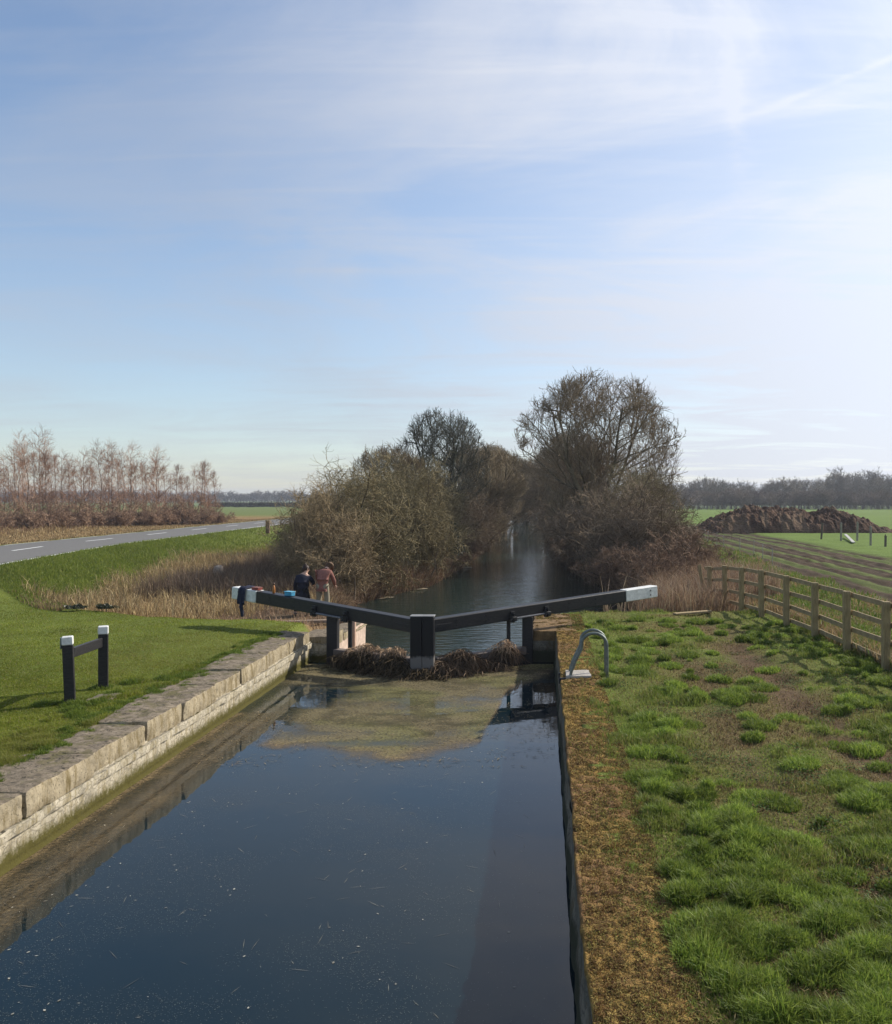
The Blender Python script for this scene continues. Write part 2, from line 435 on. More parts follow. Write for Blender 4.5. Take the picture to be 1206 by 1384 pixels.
# ------------------------------------------------------------------ lock walls
def stone_mat(name, top, side, stain, zs=-.48, cracks=False):
    m = bpy.data.materials.new(name); nt, N, L = nodes(m); b = N['Principled BSDF']; b.inputs['Roughness'].default_value = .92; b.inputs['Specular IOR Level'].default_value = .15
    geo = N.new('ShaderNodeNewGeometry'); sep = N.new('ShaderNodeSeparateXYZ'); L.new(geo.outputs['Position'], sep.inputs[0])
    sn = N.new('ShaderNodeSeparateXYZ'); L.new(geo.outputs['True Normal'], sn.inputs[0])
    def noise(s, d=6, st=None):
        n = N.new('ShaderNodeTexNoise'); n.inputs['Scale'].default_value = s; n.inputs['Detail'].default_value = d; n.inputs['Roughness'].default_value = .7
        if st:
            mp = N.new('ShaderNodeMapping'); mp.inputs['Scale'].default_value = st; L.new(geo.outputs['Position'], mp.inputs['Vector']); L.new(mp.outputs[0], n.inputs['Vector'])
        else: L.new(geo.outputs['Position'], n.inputs['Vector'])
        return n.outputs['Fac']
    def ramp(v, a, c, invert=False):
        r = N.new('ShaderNodeMapRange'); r.inputs['From Min'].default_value = a; r.inputs['From Max'].default_value = c; L.new(v, r.inputs['Value'])
        if invert: r.inputs['To Min'].default_value = 1; r.inputs['To Max'].default_value = 0
        return r.outputs[0]
    def mixc(f, a, c):
        x = N.new('ShaderNodeMix'); x.data_type = 'RGBA'; L.new(f, x.inputs['Factor'])
        for s, v in ((6, a), (7, c)):
            if isinstance(v, tuple): x.inputs[s].default_value = (*v, 1)
            else: L.new(v, x.inputs[s])
        return x.outputs[2]
    def math_(op, a, c):
        x = N.new('ShaderNodeMath'); x.operation = op
        for i, v in enumerate((a, c)):
            if isinstance(v, (int, float)): x.inputs[i].default_value = v
            else: L.new(v, x.inputs[i])
        return x.outputs[0]
    sidec = mixc(ramp(noise(5), .35, .7), side, tuple(c * .55 for c in side))
    sidec = mixc(ramp(noise(26, 4), .56, .66), sidec, tuple(c * .3 for c in side))
    sidec = mixc(ramp(noise(6, 8, (1, 1.6, .35)), .47, .64), sidec, tuple(c * k for c, k in zip(side, (.42, .38, .26))))
    if cracks:
        vo = N.new('ShaderNodeTexVoronoi'); vo.feature = 'DISTANCE_TO_EDGE'; vo.inputs['Scale'].default_value = 1.0; vo.inputs['Randomness'].default_value = .75
        wn = N.new('ShaderNodeTexNoise'); wn.inputs['Scale'].default_value = 7; wn.inputs['Detail'].default_value = 5; L.new(geo.outputs['Position'], wn.inputs['Vector'])
        va = N.new('ShaderNodeVectorMath'); va.operation = 'MULTIPLY_ADD'; va.inputs[1].default_value = (.0, .22, .07); L.new(wn.outputs['Color'], va.inputs[0]); L.new(geo.outputs['Position'], va.inputs[2])
        mpv = N.new('ShaderNodeMapping'); mpv.inputs['Scale'].default_value = (0.01, 4.2, 8.5); L.new(va.outputs[0], mpv.inputs['Vector']); L.new(mpv.outputs[0], vo.inputs['Vector'])
        sidec = mixc(ramp(math_('ADD', vo.outputs['Distance'], math_('MULTIPLY', noise(11), .09)), .035, .095, True), sidec, tuple(c * .36 for c in side))
    topc = mixc(ramp(noise(9), .35, .65), top, tuple(c * .42 for c in top))
    topc = mixc(ramp(noise(3.1, 8), .50, .62), topc, (.12, .105, .05)); topc = mixc(ramp(noise(17, 6), .56, .62), topc, (.045, .04, .03))
    c = mixc(ramp(sn.outputs['Z'], .5, .8), sidec, topc)
    zz = math_('ADD', sep.outputs['Z'], math_('ADD', math_('MULTIPLY', math_('SUBTRACT', noise(4, 5), .5), .16), math_('MULTIPLY', math_('SUBTRACT', noise(24, 6), .5), .22)))
    c = mixc(ramp(zz, zs - .06, zs + .05, True), c, stain)
    L.new(c, b.inputs['Base Color'])
    bp = N.new('ShaderNodeBump'); bp.inputs['Distance'].default_value = .02; L.new(noise(18, 8), bp.inputs['Height']); L.new(bp.outputs[0], b.inputs['Normal'])
    return m
m_cop = stone_mat('coping_limestone', (.27, .22, .16), (.41, .345, .235), (.12, .11, .05), -.9)
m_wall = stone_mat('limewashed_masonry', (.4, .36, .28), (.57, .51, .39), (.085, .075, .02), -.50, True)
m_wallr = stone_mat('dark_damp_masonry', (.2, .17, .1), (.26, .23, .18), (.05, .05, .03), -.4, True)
m_mosstop = mat('mossy_coping', (1, 1, 1), .95, .35, 26, bump=.03, bscale=60, attr=True, spec=.05)

lw = root('lock_wall', (-5.6, 14, 0), 'long left lock wall of pale limewashed masonry under big worn coping slabs', 'wall')
mb = MB()
# masonry courses with a slightly uneven face
def facewall(x, y0, y1, z0, z1, nrm, amp=.03, sy=.12, sz=.06, seed=0, batter=0.0, course=.16, blk=.42):
    ny = int((y1 - y0) / sy) + 1; nz = int((z1 - z0) / sz) + 1
    yy = np.linspace(y0, y1, ny); zz = np.linspace(z1, z0, nz)
    YY, ZZ = np.meshgrid(yy, zz, indexing='ij')
    n = (fbm(YY, ZZ, .5, 4, seed) - .5) * amp * 2
    row = np.floor((ZZ - z0) / course); off = (row % 2) * blk * .5
    jy = np.abs(((YY + off) / blk) % 1 - .5) * 2; jz = np.abs(((ZZ - z0) / course) % 1 - .5) * 2
    joint = np.maximum(sst(.9, 1, jz), sst(.93, 1, jy)) * .015
    XX = x + nrm * (n - joint) + nrm * batter * (z1 - ZZ)
    ii = np.arange(ny * nz).reshape(ny, nz)
    Fc = np.stack([ii[:-1, :-1], ii[:-1, 1:], ii[1:, 1:], ii[1:, :-1]], -1).reshape(-1, 4)
    if nrm < 0: Fc = Fc[:, ::-1]
    return np.stack([XX, YY, ZZ], -1).reshape(-1, 3), Fc
V, Fc = facewall(-5.31, -20, 20.35, -1.6, -.22, 1, .022, .06, .03, 3)
npobj('masonry', V, Fc, m_wall, lw, smooth=True)
gaps = [-6.0, -3.2, -1.2, .6, 2.4, 4.1, 5.9, 7.5, 9.06, 10.5, 11.9, 13.05, 14.4, 15.6, 17.2]
for i in range(len(gaps) - 1):
    a, b = gaps[i] + .022, gaps[i + 1] - .022
    sk = [.012, -.008, .018, .0, .02][i % 5]
    s = MB().roughbox(-6.0 - .05 * (i % 3), -5.285 + .02 * ((i * 7) % 3 - 1), a, b, -.25, .015 + .012 * ((i * 5) % 3), .05, .018, .03, i, sk, 6.5)
    s.build('coping_stone', m_cop, lw, smooth=True)
for i, (a, b) in enumerate(((17.25, 18.7), (18.75, 20.3))):
    MB().roughbox(-6.02, -5.34, a, b, -.34, .03 - .02 * i, .08, .028, .04, i + 40, .0).build('coping_stone', m_cop, lw, smooth=True)
# second pale course under the slabs
MB().roughbox(-5.8, -5.262, -6, 20.32, -.36, -.245, .09, .012, .02, 77, 0, 4.0).build('string_course', m_wall, lw, smooth=True)

tw = root('lock_wall', (-5.1, 22, 0), 'low reddish stone wall just beyond the left gate, facing the canal', 'wall')
V, Fc = facewall(-4.88, 20.35, 24.4, -1.8, -.3, 1, .02, .1, .05, 9)
npobj('masonry', V, Fc, mat('pink_stone', (.5, .38, .30), .9, .3, 5, bump=.02), tw, smooth=True)
for i, (a, b) in enumerate(((20.36, 21.6), (21.64, 23.0), (23.04, 24.45))):
    MB().roughbox(-5.55, -4.84, a, b, -.42, -.12 - .12 * i, .1, .02, .04, i + 50).build('coping_stone', m_cop, tw, smooth=True)
MB().roughbox(-5.45, -4.86, 20.30, 20.42, -1.8, -.28, .1, .02, .03, 61).build('return_face', m_wall, tw, smooth=True)
# a plank ledge beyond
MB().obar((-8.2, 23.6, -.30), (-4.9, 25.0, -.36), .22, .09).build('timber_edge', mat('weathered_ledge', (.22, .165, .12), .9, .3, 5, bump=.01), tw)
MB().obar((-4.80, 22.5, -1.2), (-4.80, 22.5, -.06), .09, .14, up=(0, 1, 0)).build('guard_board', mat('pink_board', (.45, .3, .22), .85, .25, 9), tw)

rw = root('lock_wall', (.5, 12, 0), 'long right lock wall of dark damp masonry with orange moss on top', 'wall')
V, Fc = facewall(.27, -20, 20.35, -1.6, -.08, -1, .04, .09, .05, 5, .08)
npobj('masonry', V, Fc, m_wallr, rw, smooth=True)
# moss-covered coping, one lumpy slab run
my = axis([(2.5, 9, .025), (9, 20.4, .05)]); mu = np.linspace(0, 1, 46)
MY, MU = np.meshgrid(my, mu, indexing='ij')
edge = .262 + (fbm(MY, MY * 0, .35, 3, 71) - .5) * .05
inner = .98 + (fbm(MY, MY * 0 + 3, 1.1, 3, 72) - .5) * .22
MX = edge + (inner - edge) * np.clip((MU - .12) / .88, 0, 1)
MZ = .012 + (fbm(MX, MY, .16, 4, 73) - .5) * .065 + (fbm(MX, MY, .05, 2, 74) - .5) * .035 + (fbm(MX, MY, .7, 2, 78) - .5) * .04
MZ = np.where(MU < .12, -.26 + (MZ + .26) * (MU / .12), MZ); MZ = MZ - .05 * sst(.85, 1, MU)
jt = np.abs((MY / 1.35) % 1 - .5) * 2
MZ = MZ - .03 * sst(.975, 1, jt) * (MU > .1)
n1 = fbm(MX, MY, .5, 4, 75)[..., None]; n2 = fbm(MX, MY, .06, 3, 76)[..., None]; n3 = fbm(MX, MY, 1.2, 2, 79)[..., None]
mc = MOSS * (.5 + .9 * n2) * (1 - .55 * n3) + np.array([.27, .22, .06]) * (n3 * .5) * (.5 + .8 * n2)
brownp = sst(.42, .72, n1) * .8; mc = mc * (1 - brownp) + np.array([.20, .115, .06]) * (.45 + 1.1 * n2) * brownp
holes = sst(.66, .74, fbm(MX, MY, .22, 3, 80))[..., None]; mc = mc * (1 - holes * .7) + np.array([.05, .03, .018]) * holes * .7
sidec = np.array([.16, .15, .12]); mc = np.where((MU < .1)[..., None], sidec * (.6 + .8 * n2), mc)
ii = np.arange(MX.size).reshape(MX.shape)
Fm = np.stack([ii[:-1, :-1], ii[:-1, 1:], ii[1:, 1:], ii[1:, :-1]], -1).reshape(-1, 4)[:, ::-1]
npobj('mossy_coping', np.stack([MX, MY, MZ], -1).reshape(-1, 3), Fm, m_mosstop, rw, colors=mc.reshape(-1, 3), smooth=True)
rw2 = root('lock_wall', (0, 22, 0), 'short mossy stone wall beyond the right gate under its balance beam', 'wall')
V, Fc = facewall(-.24, 20.35, 23.3, -1.8, -.1, -1, .03, .1, .06, 8)
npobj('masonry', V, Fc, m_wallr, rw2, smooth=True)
m_cr = mat('brown_moss_stone', (.17, .105, .045), .95, .4, 9, bump=.02)
for i, (a, b) in enumerate(((20.3, 21.7), (21.74, 23.35))):
    MB().roughbox(-.27, .75, a, b, -.25, .02 - .01 * i, .1, .03, .05, i + 90).build('coping_stone', m_cr, rw2, smooth=True)
MB().roughbox(-.28, .62, 20.28, 20.42, -1.8, -.2, .1, .02, .03, 66).build('return_face', m_wallr, rw2, smooth=True)
V, Fc = facewall(23.4, -.3, 3.2, -1.6, -.02, 1, .03, .12, .08, 12)
V = np.stack([V[:, 1], V[:, 0] + .02, V[:, 2]], 1)
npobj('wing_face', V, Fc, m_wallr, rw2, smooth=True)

# ------------------------------------------------------------------ lock gates
m_blk = mat('black_gloss_paint', (.010, .010, .012), .45, .5, 9, bump=.004, bscale=14, spec=.32, stretch=(1, 1, 4), col2=(.028, .026, .026))
m_wht = mat('white_paint', (.66, .66, .63), .6, .22, 11, bump=.003)
m_gatew = mat('wet_dark_timber', (.035, .028, .022), .7, .4, 6, bump=.01)
m_iron = mat('black_iron', (.03, .03, .032), .45, .3, 20, metallic=.4)
m_rodgrey = mat('worn_iron', (.16, .16, .165), .4, .3, 20, metallic=.6)
def post_mat():
    m = bpy.data.materials.new('stained_black_paint'); nt, N, L = nodes(m); b = N['Principled BSDF']; b.inputs['Roughness'].default_value = .45; b.inputs['Specular IOR Level'].default_value = .25
    geo = N.new('ShaderNodeNewGeometry'); sep = N.new('ShaderNodeSeparateXYZ'); L.new(geo.outputs['Position'], sep.inputs[0])
    nz = N.new('ShaderNodeTexNoise'); nz.inputs['Scale'].default_value = 12; L.new(geo.outputs['Position'], nz.inputs['Vector'])
    ma = N.new('ShaderNodeMath'); ma.operation = 'MULTIPLY_ADD'; ma.inputs[1].default_value = .16; L.new(nz.outputs['Fac'], ma.inputs[0]); L.new(sep.outputs['Z'], ma.inputs[2])
    r = N.new('ShaderNodeMapRange'); r.inputs['From Min'].default_value = -.24; r.inputs['From Max'].default_value = -.17; L.new(ma.outputs[0], r.inputs['Value'])
    mx = N.new('ShaderNodeMix'); mx.data_type = 'RGBA'; mx.inputs[6].default_value = (.17, .155, .14, 1); mx.inputs[7].default_value = (.008, .008, .010, 1)
    L.new(r.outputs[0], mx.inputs['Factor']); L.new(mx.outputs[2], b.inputs['Base Color'])
    return m
m_post = post_mat()
def gate(side, heel, mitre, tip, ztip, label, white):
    g = root('lock_gate', (heel.x, heel.y, -.69), label, 'lock gate')
    z0, z1 = .48, ztip                              # top of beam at mitre / tip
    h = .28
    d = (tip - mitre); d.z = 0; Lt = d.length; d.normalize()
    def pt(s, z): p = mitre + d * s; return Vector((p.x, p.y, z))
    zt = lambda s: z0 + (z1 - z0) * s / Lt
    sp = Lt - white
    bm_ = MB().obar(pt(.12, zt(0) - h/2), pt(sp, zt(sp) - h/2), .26, h, .015).build('balance_beam', m_blk, g)
    MB().obar(pt(sp + .002, zt(sp) - h/2), pt(Lt, zt(Lt) - h/2), .265, h + .006, .015).build('white_tip', m_wht, bm_)
    mp = MB().obar((mitre.x + side * .125, mitre.y, -1.5), (mitre.x + side * .125, mitre.y, .55), .245, .26, .012, up=(0, 1, 0)).build('mitre_post', m_post, g)
    MB().obar((mitre.x + side * .125, mitre.y, .552), (mitre.x + side * .125, mitre.y, .575), .26, .275, .008, up=(0, 1, 0)).build('post_cap', mat('grey_cap', (.2, .2, .2), .6), mp)
    hs = (heel - mitre).length
    MB().obar(pt(hs, -1.5), pt(hs, zt(hs) - h + .002), .24, .24, .012, up=(0, 1, 0)).build('heel_post', m_blk, g)
    # leaf: rails and planks
    MB().obar(pt(.28, -.42), pt(hs - .1, -.42), .22, .16, .015).build('top_rail', mat('grey_rail_timber', (.15, .12, .10), .8, .4, 5, bump=.012), g)
    pl = MB(); n = int((hs - .4) / .2)
    for i in range(n):
        s0 = .3 + (hs - .42) * i / n; s1 = .3 + (hs - .42) * (i + 1) / n - .006
        pl.obar(pt((s0 + s1) / 2, -1.6) , pt((s0 + s1) / 2, -.5), s1 - s0, .09, .005, up=Vector((0, 0, 1)).cross(d))
    pl.build('gate_planks', m_gatew, g)
    nrm = Vector((0, 0, 1)).cross(d); 
    if nrm.y > 0: nrm = -nrm
    def off(s, z, o): return pt(s, z) + nrm * o
    rod = MB().obar(off(hs - .52, -.9, .0), off(hs - .52, zt(hs) - h + .002, .0), .085, .085, .01, up=(0, 1, 0)).build('paddle_rod', m_blk, g)
    for sb_ in (.75, 1.5, hs + 1.1, hs + 1.9, Lt - .25):
        for dz_ in (.09, .20): MB().tube([off(sb_, zt(sb_) - dz_, .128), off(sb_, zt(sb_) - dz_, .142)], .022, 6).build('bolt', m_iron if sb_ < Lt - 1 else m_rodgrey, g)
    MB().obar(off(.14, zt(.1) - .16, .138), off(.62, zt(.6) - .16, .138), .012, .07, .003).build('iron_strap', m_iron, g)
    # iron strap with two clamps under and in front of the beam
    s0, s1 = hs - .52, hs + .42
    MB().tube([off(s0, zt(s0) - .24, .19), off(s1, zt(s1) - .24, .19)], .024, 8).build('strap_bar', m_rodgrey, g)
    for s in (s0, s1):
        c = MB()
        c.obar(off(s, zt(s) - h - .05, .155), off(s, zt(s) - .08, .155), .11, .045, .008, up=nrm)
        c.obar(off(s - .09, zt(s) - .25, .19), off(s + .09, zt(s) - .25, .19), .07, .10, .01)
        c.tube([off(s, zt(s) - .15, .13), off(s, zt(s) - .15, .25)], .035, 6); c.tube([off(s, zt(s) - .27, .13), off(s, zt(s) - .27, .27)], .03, 6)
        c.build('clamp', m_iron, g)
    return pt, d, Lt, zt
gl = gate(-1, HL, MI, Vector((-7.5, 21.72, 0)), .885, 'left lock gate, black with white beam tip carrying a draped jacket', .85)
gr = gate(1, HR, MI, Vector((2.78, 22.62, 0)), .825, 'right lock gate, black balance beam with bare white tip beside the reeds', 1.05)

# weed and reed debris caught on the gates
def strands(name, centers, n, spread, length, mcol, rng, droop=1.0, r=.006, label=None):
    P = []; 
    for (cx, cy, cz, w) in centers:
        a = rng.uniform(0, 2*np.pi, (n, 1)); k = np.linspace(0, 1, 6)[None, :]
        L = rng.uniform(.4, 1, (n, 1)) * length
        bx = cx + rng.normal(0, w, (n, 1)); by = cy + rng.normal(0, .07, (n, 1)); bz = cz + rng.uniform(-.05, .14, (n, 1)) * np.exp(-((bx - cx) / w / 1.3) ** 2)
        X = bx + np.cos(a) * L * k * spread; Yc = by + np.sin(a) * L * k * spread * .8 - .14 * np.sin(k * 1.8) + rng.normal(0, .07, (n, 1)) * k; X = X + rng.normal(0, .12, (n, 1)) * k ** 2; Z = bz + L * (.32 * k * (1 - k) * 2.2 - droop * k ** 2 * .95)
        Z = np.maximum(Z, WN + .005 + rng.uniform(0, .03, (n, 1)))
        P.append(np.stack([X, Yc, Z], -1))
    P = np.concatenate(P); P += rng.normal(0, .022, P.shape) * np.linspace(0, 1, 6)[None, :, None]
    Rd = np.ones(P.shape[:2]) * r * rng.uniform(.6, 1.5, (len(P), 1)); Rd[:, -1] *= .3
    V, Fc = tubes(P, Rd, 3)
    c = np.array(mcol) * rng.uniform(.25, 1.5, (len(P), 1)); C = np.repeat(c, P.shape[1] * 3, axis=0)
    o = npobj(name, V, Fc, mat('dead_weed', (1, 1, 1), .9, .2, 20, attr=True, spec=.1), colors=C)
    return tag(o, label, None, None, 'stuff')
rg = np.random.default_rng(5)
strands('weed_debris', [(-4.2, 19.58, -.46, .20), (-3.95, 19.4, -.40, .10), (-3.2, 18.95, -.42, .16), (-2.55, 18.5, -.64, .26), (-2.95, 18.72, -.60, .22), (-3.5, 19.1, -.62, .25)], 230, 1.0, .34, (.085, .062, .036), rg, label='dark dead reeds and weed draped over the left gate and mitre posts')
strands('weed_debris', [(-2.15, 18.76, -.54, .16), (-1.80, 19.08, -.34, .17), (-1.62, 19.16, -.44, .12), (-1.95, 18.82, -.60, .22), (-.85, 19.70, -.36, .11), (-1.2, 19.4, -.60, .2)], 230, 1.0, .36, (.145, .10, .065), rg, label='tangled brown weed heaped on the right gate rail')
strands('weed_debris', [(-3.85, 19.45, -.27, .22), (-3.2, 19.1, -.27, .14), (-.85, 19.68, -.22, .10)], 120, .6, .30, (.36, .25, .16), rg, .7, label='pale pinkish dry reeds lying along the gate tops')

# ------------------------------------------------------------------ things on the left beam
ptl, dl, Ltl, ztl = gl
m_navy = mat('navy_cloth', (.018, .022, .045), .9, .3, 14, bump=.01)
# draped jacket: a cloth bent over the beam with a hanging sleeve
def drape():
    jx = MB(); c0 = Ltl - .42; nrm = Vector((0, 0, 1)).cross(dl); nrm = nrm if nrm.y < 0 else -nrm
    prof = []  # (offset along nrm, z relative to beam top)
    hw = .145
    for t in np.linspace(0, 1, 7): prof.append((hw + .02, -.36 + .35 * t))
    for t in np.linspace(0, 1, 7)[1:]: prof.append((hw - 2 * hw * t, .022 + .012 * math.sin(t * 9)))
    for t in np.linspace(0, 1, 5)[1:]: prof.append((-hw - .02, .01 - .25 * t))
    sN = 9; V = []
    for i in range(sN):
        s = c0 - .11 + .22 * i / (sN - 1)
        for j, (o, z) in enumerate(prof):
            w = .018 * math.sin(i * 1.7 + j * .8) + .01 * math.sin(i * 3.1)
            p = ptl(s + .25 * (0 if j > 6 else (6 - j) / 6) * .12 * math.sin(i), ztl(s) + z + w * .6) + nrm * (o + w * (1 if o > 0 else -1) * .8 + .012)
            V.append(p)
    m = len(prof)
    Fs = [[i*m+j, (i+1)*m+j, (i+1)*m+j+1, i*m+j+1] for i in range(sN - 1) for j in range(m - 1)]
    jx.add(V, Fs)
    o = jx.build('jacket', m_navy, None, smooth=True, loc=tuple(ptl(c0, ztl(c0))))
    md = o.modifiers.new('t', 'SOLIDIFY'); md.thickness = .025
    tag(o, 'dark navy jacket draped over the white tip of the left beam', 'jacket')
    s = MB().tube([ptl(c0, ztl(c0) - .30) + nrm * .17, ptl(c0 + .02, ztl(c0) - .42) + nrm * .18, ptl(c0 - .01, ztl(c0) - .56) + nrm * .175, ptl(c0 - .02, ztl(c0) - .66) + nrm * .18], [.055, .05, .042, .034], 8)
    s.build('sleeve', m_navy, o, smooth=True)
drape()
def on_beam(s, side=0):
    return ptl(s, ztl(s))
p = on_beam(Ltl - 1.0 + .25); q = dl * .11
o = root('lunch_box', tuple(p), 'flat red lidded box lying on the white part of the left beam', 'box')
MB().obar(p - q + Vector((0, 0, .03)), p + q + Vector((0, 0, .03)), .15, .05, .012).build('base', mat('red_plastic', (.32, .07, .05), .5), o)
MB().obar(p - q * 1.04 + Vector((0, 0, .066)), p + q * 1.04 + Vector((0, 0, .066)), .158, .02, .006).build('lid', mat('dull_red_plastic', (.26, .10, .07), .5), o)
p = on_beam(Ltl - 1.62 + .3) 
o = root('bottle', tuple(p), 'small upright orange bottle with dark cap on the left beam', 'bottle')
MB().tube([p + Vector((0, 0, z)) for z in (.002, .01, .13, .16, .19)], [.028, .034, .034, .024, .016], 12).build('body', mat('amber_plastic', (.42, .17, .05), .35), o, smooth=True)
MB().tube([p + Vector((0, 0, z)) for z in (.19, .192, .235, .24)], [.014, .022, .022, .012], 10).build('cap', mat('dark_plastic', (.1, .05, .03), .4), o, smooth=True)
p = on_beam(Ltl - 2.25 + .4)
o = root('tool_box', tuple(p), 'bright blue plastic box on the black part of the left beam', 'box')
q = dl * .115
MB().obar(p - q + Vector((0, 0, .045)), p + q + Vector((0, 0, .045)), .14, .085, .015).build('base', mat('blue_plastic', (.06, .30, .48), .45), o)
MB().obar(p - q * 1.05 + Vector((0, 0, .10)), p + q * 1.05 + Vector((0, 0, .10)), .15, .022, .008).build('lid', mat('pale_blue_plastic', (.14, .42, .58), .45), o)

# ------------------------------------------------------------------ mooring rail on the left lawn
mr = root('mooring_rail', (-6.99, 13.2, 0), 'black two-post timber rail with white post caps on the left lawn', 'mooring rail')
A = Vector((-6.97, 13.15, 0)); B = Vector((-7.02, 14.22, 0))
for k_, (b, tilt) in enumerate(((A, Vector((-.045, 0, 0))), (B, Vector((0, 0, 0))))):
    up = Vector((math.sin(R(-24)), math.cos(R(-24)), 0))
    top = b + tilt + Vector((0, 0, .86))
    po = MB().obar(b - Vector((0, 0, .2)), top, .145, .145, .01, up=up).build('post', m_blk, mr)
    MB().obar(top + Vector((0, 0, .002)), top + Vector((tilt.x * .13, 0, .125)), .15, .15, .01, up=up).build('white_cap', m_wht, po)
MB().obar(A + Vector((-.01, .06, .735)), B + Vector((0, -.06, .735)), .05, .15, .008).build('rail', m_blk, mr)
MB().obar(A + Vector((-.135, .01, .80)), A + Vector((-.135, .01, .97)), .012, .10, .003, up=(0, 1, 0)).build('side_plate', mat('grey_plate', (.25, .27, .25), .5), mr)
MB().obar(B + Vector((-.032, -.0785, .89)), B + Vector((-.032, -.0785, .965)), .022, .012, .003, up=(0, 1, 0)).build('slot', m_blk, mr)
tag(MB().roughbox(-6.82, -6.45, 13.25, 13.7, -.03, .035, .06, .025, .03, 5).build('stone_slab', mat('mossy_slab', (.14, .12, .08), .95, .4, 12), None, True, loc=(-6.6, 13.4, 0)), 'small mossy brown stone sunk in grass beside the mooring rail', 'stone')

# ------------------------------------------------------------------ ladder rails
m_galv = mat('galvanised_steel', (.16, .18, .165), .5, .35, 12, metallic=.5)
lr = root('ladder', (.6, 15.1, 0), 'galvanised steel ladder with twin hooped handrails over the mossy right coping', 'ladder')
for k_, y in enumerate((14.95, 15.33)):
    pts = [(.30, y, -1.2), (.32, y, -.2), (.43, y, .0), (.45, y, .12), (.52, y, .30), (.62, y, .50)]
    for a in np.linspace(155, 0, 10): pts.append((.83 + .215 * math.cos(R(a)), y, .56 + .20 * math.sin(R(a))))
    pts += [(1.05, y, .4), (1.05, y, .2), (1.05, y, -.05)]
    MB().tube(pts, .027, 10).build('handrail', m_galv, lr, smooth=True)
for z in (-.15, -.42, -.69, -.95):
    MB().tube([(.31, 14.95, z), (.31, 15.33, z)], .016, 8).build('rung', m_galv, lr, smooth=True)
MB().obar((.24, 14.93, -.03), (.42, 14.93, -.03), .05, .10).build('bracket', m_iron, lr)
MB().obar((.24, 15.35, -.03), (.42, 15.35, -.03), .05, .10).build('bracket', m_iron, lr)
tag(MB().roughbox(.36, .78, 14.88, 15.42, -.05, .062, .06, .012, .02, 8).build('concrete_pad', mat('pale_concrete', (.36, .33, .29), .9, .2, 14, bump=.01), None, True, loc=(.6, 15.1, 0)), 'small pale concrete pad at the foot of the ladder hoops', 'concrete pad')

# ------------------------------------------------------------------ timber fence
m_fence = mat('weathered_fence_timber', (.30, .225, .115), .85, .3, 5, bump=.008, bscale=20, stretch=(6, 6, 1))
m_rail = mat('weathered_rail_timber', (.30, .225, .12), .85, .3, 7, bump=.006)
fps = [(6.12, 11.9), (6.08, 13.9), (6.02, 15.75), (5.95, 17.55), (5.86, 19.35), (5.72, 21.1), (5.56, 22.85), (5.42, 24.55), (5.30, 26.2), (5.14, 27.8)]
fn = root('timber_fence', (5.9, 20, 0), 'four-rail weathered timber post fence along the right lockside', 'fence')
hts = []
for i, (x, y) in enumerate(fps):
    g = float(ground_z(x, y, False)); 
    tx = random.uniform(-.02, .02)
    zt_ = np.interp(y, [11, 22.8, 24.6, 26.3, 27.9], [1.2, 1.2, 1.14, 1.06, .91]); hts.append(zt_)
    MB().obar((x, y, g - .3), (x + tx, y, zt_), .138, .12, .012, up=(0, 1, 0)).build('post', m_fence, fn)
for i in range(len(fps) - 1):
    (x0, y0), (x1, y1) = fps[i], fps[i + 1]
    for k_, dz in enumerate((.08, .42, .745, 1.06)):
        j = random.uniform(-.012, .012)
        MB().obar((x0 + .10, y0 - .02, hts[i] - dz + j), (x1 + .10, y1 + .02, hts[i + 1] - dz - j), .036, .095, .006).build('rail', m_rail, fn)
x, y = 5.06, 28.4
MB().obar((x + .1, y, -.6), (x - .12, y + .1, .92), .1, .1, .012, up=(0, 1, 0)).build('end_post', m_fence, fn)
for dz in (.08, .42, .745, 1.06):
    MB().obar((5.24, 27.8, .91 - dz), (5.10, 28.45, .90 - dz), .036, .09, .006).build('rail', m_rail, fn)
o = MB().obar((3.35, 23.0, .05), (4.35, 23.4, .07), .18, .05, .006).build('board', m_rail, None, loc=(3.8, 23.2, 0)); tag(o, 'grey weathered board lying in grass by the far fence end', 'board')

# ------------------------------------------------------------------ grass (stuff)
m_grass = mat('grass_blades', (1, 1, 1), .55, .12, 3, attr=True, translucent=.45, spec=.25)
m_dry = mat('dry_blades', (1, 1, 1), .8, .15, 3, attr=True, translucent=.22, spec=.1)
rg = np.random.default_rng(3)
def grass(name, X, Y, H, W, C, lean=.6, m=None, zoff=-.01, bend=.6):
    Z = ground_z(X, Y) + zoff
    P = np.stack([X, Y, Z], 1)
    V, Fc, CC = blades(P, H, W, rg.uniform(.05, 1, len(X)) * lean, C, rg, bend)
    return tag(npobj(name, V, Fc, m or m_grass, colors=CC), kind='stuff')
# right lockside
N_ = 420000
u = rg.uniform(0, 1, N_); Y0, Y1 = 4.2, 24.5
Y = (Y0 ** -.6 + u * (Y1 ** -.6 - Y0 ** -.6)) ** (-1 / .6)
X = .55 + rg.uniform(0, 1, N_) * (np.minimum(.44 * Y + 1.4, 8.5) - .55)
mossb = .72 + .12 * (fbm(Y, Y * 0, 1.6, 3, 60) - .5) * 3 + .25 * sst(7.5, 5, Y)
lush = fbm(X, Y, .55, 3, 61); big = fbm(X, Y, 2.0, 3, 62)
md_ = mudmask(X, Y); dry = np.exp(-((X - 3.2) / 1.6) ** 2) * sst(.36, .56, fbm(X, Y, 1.3, 4, 41))
keep = (X > mossb) & (rg.uniform(0, 1, N_) > md_ * 1.15) & (rg.uniform(0, 1, N_) > dry * .8) & (rg.uniform(0, 1, N_) < .35 + 1.3 * lush)
keep |= (X > .4) & (X <= mossb) & (rg.uniform(0, 1, N_) < .05)
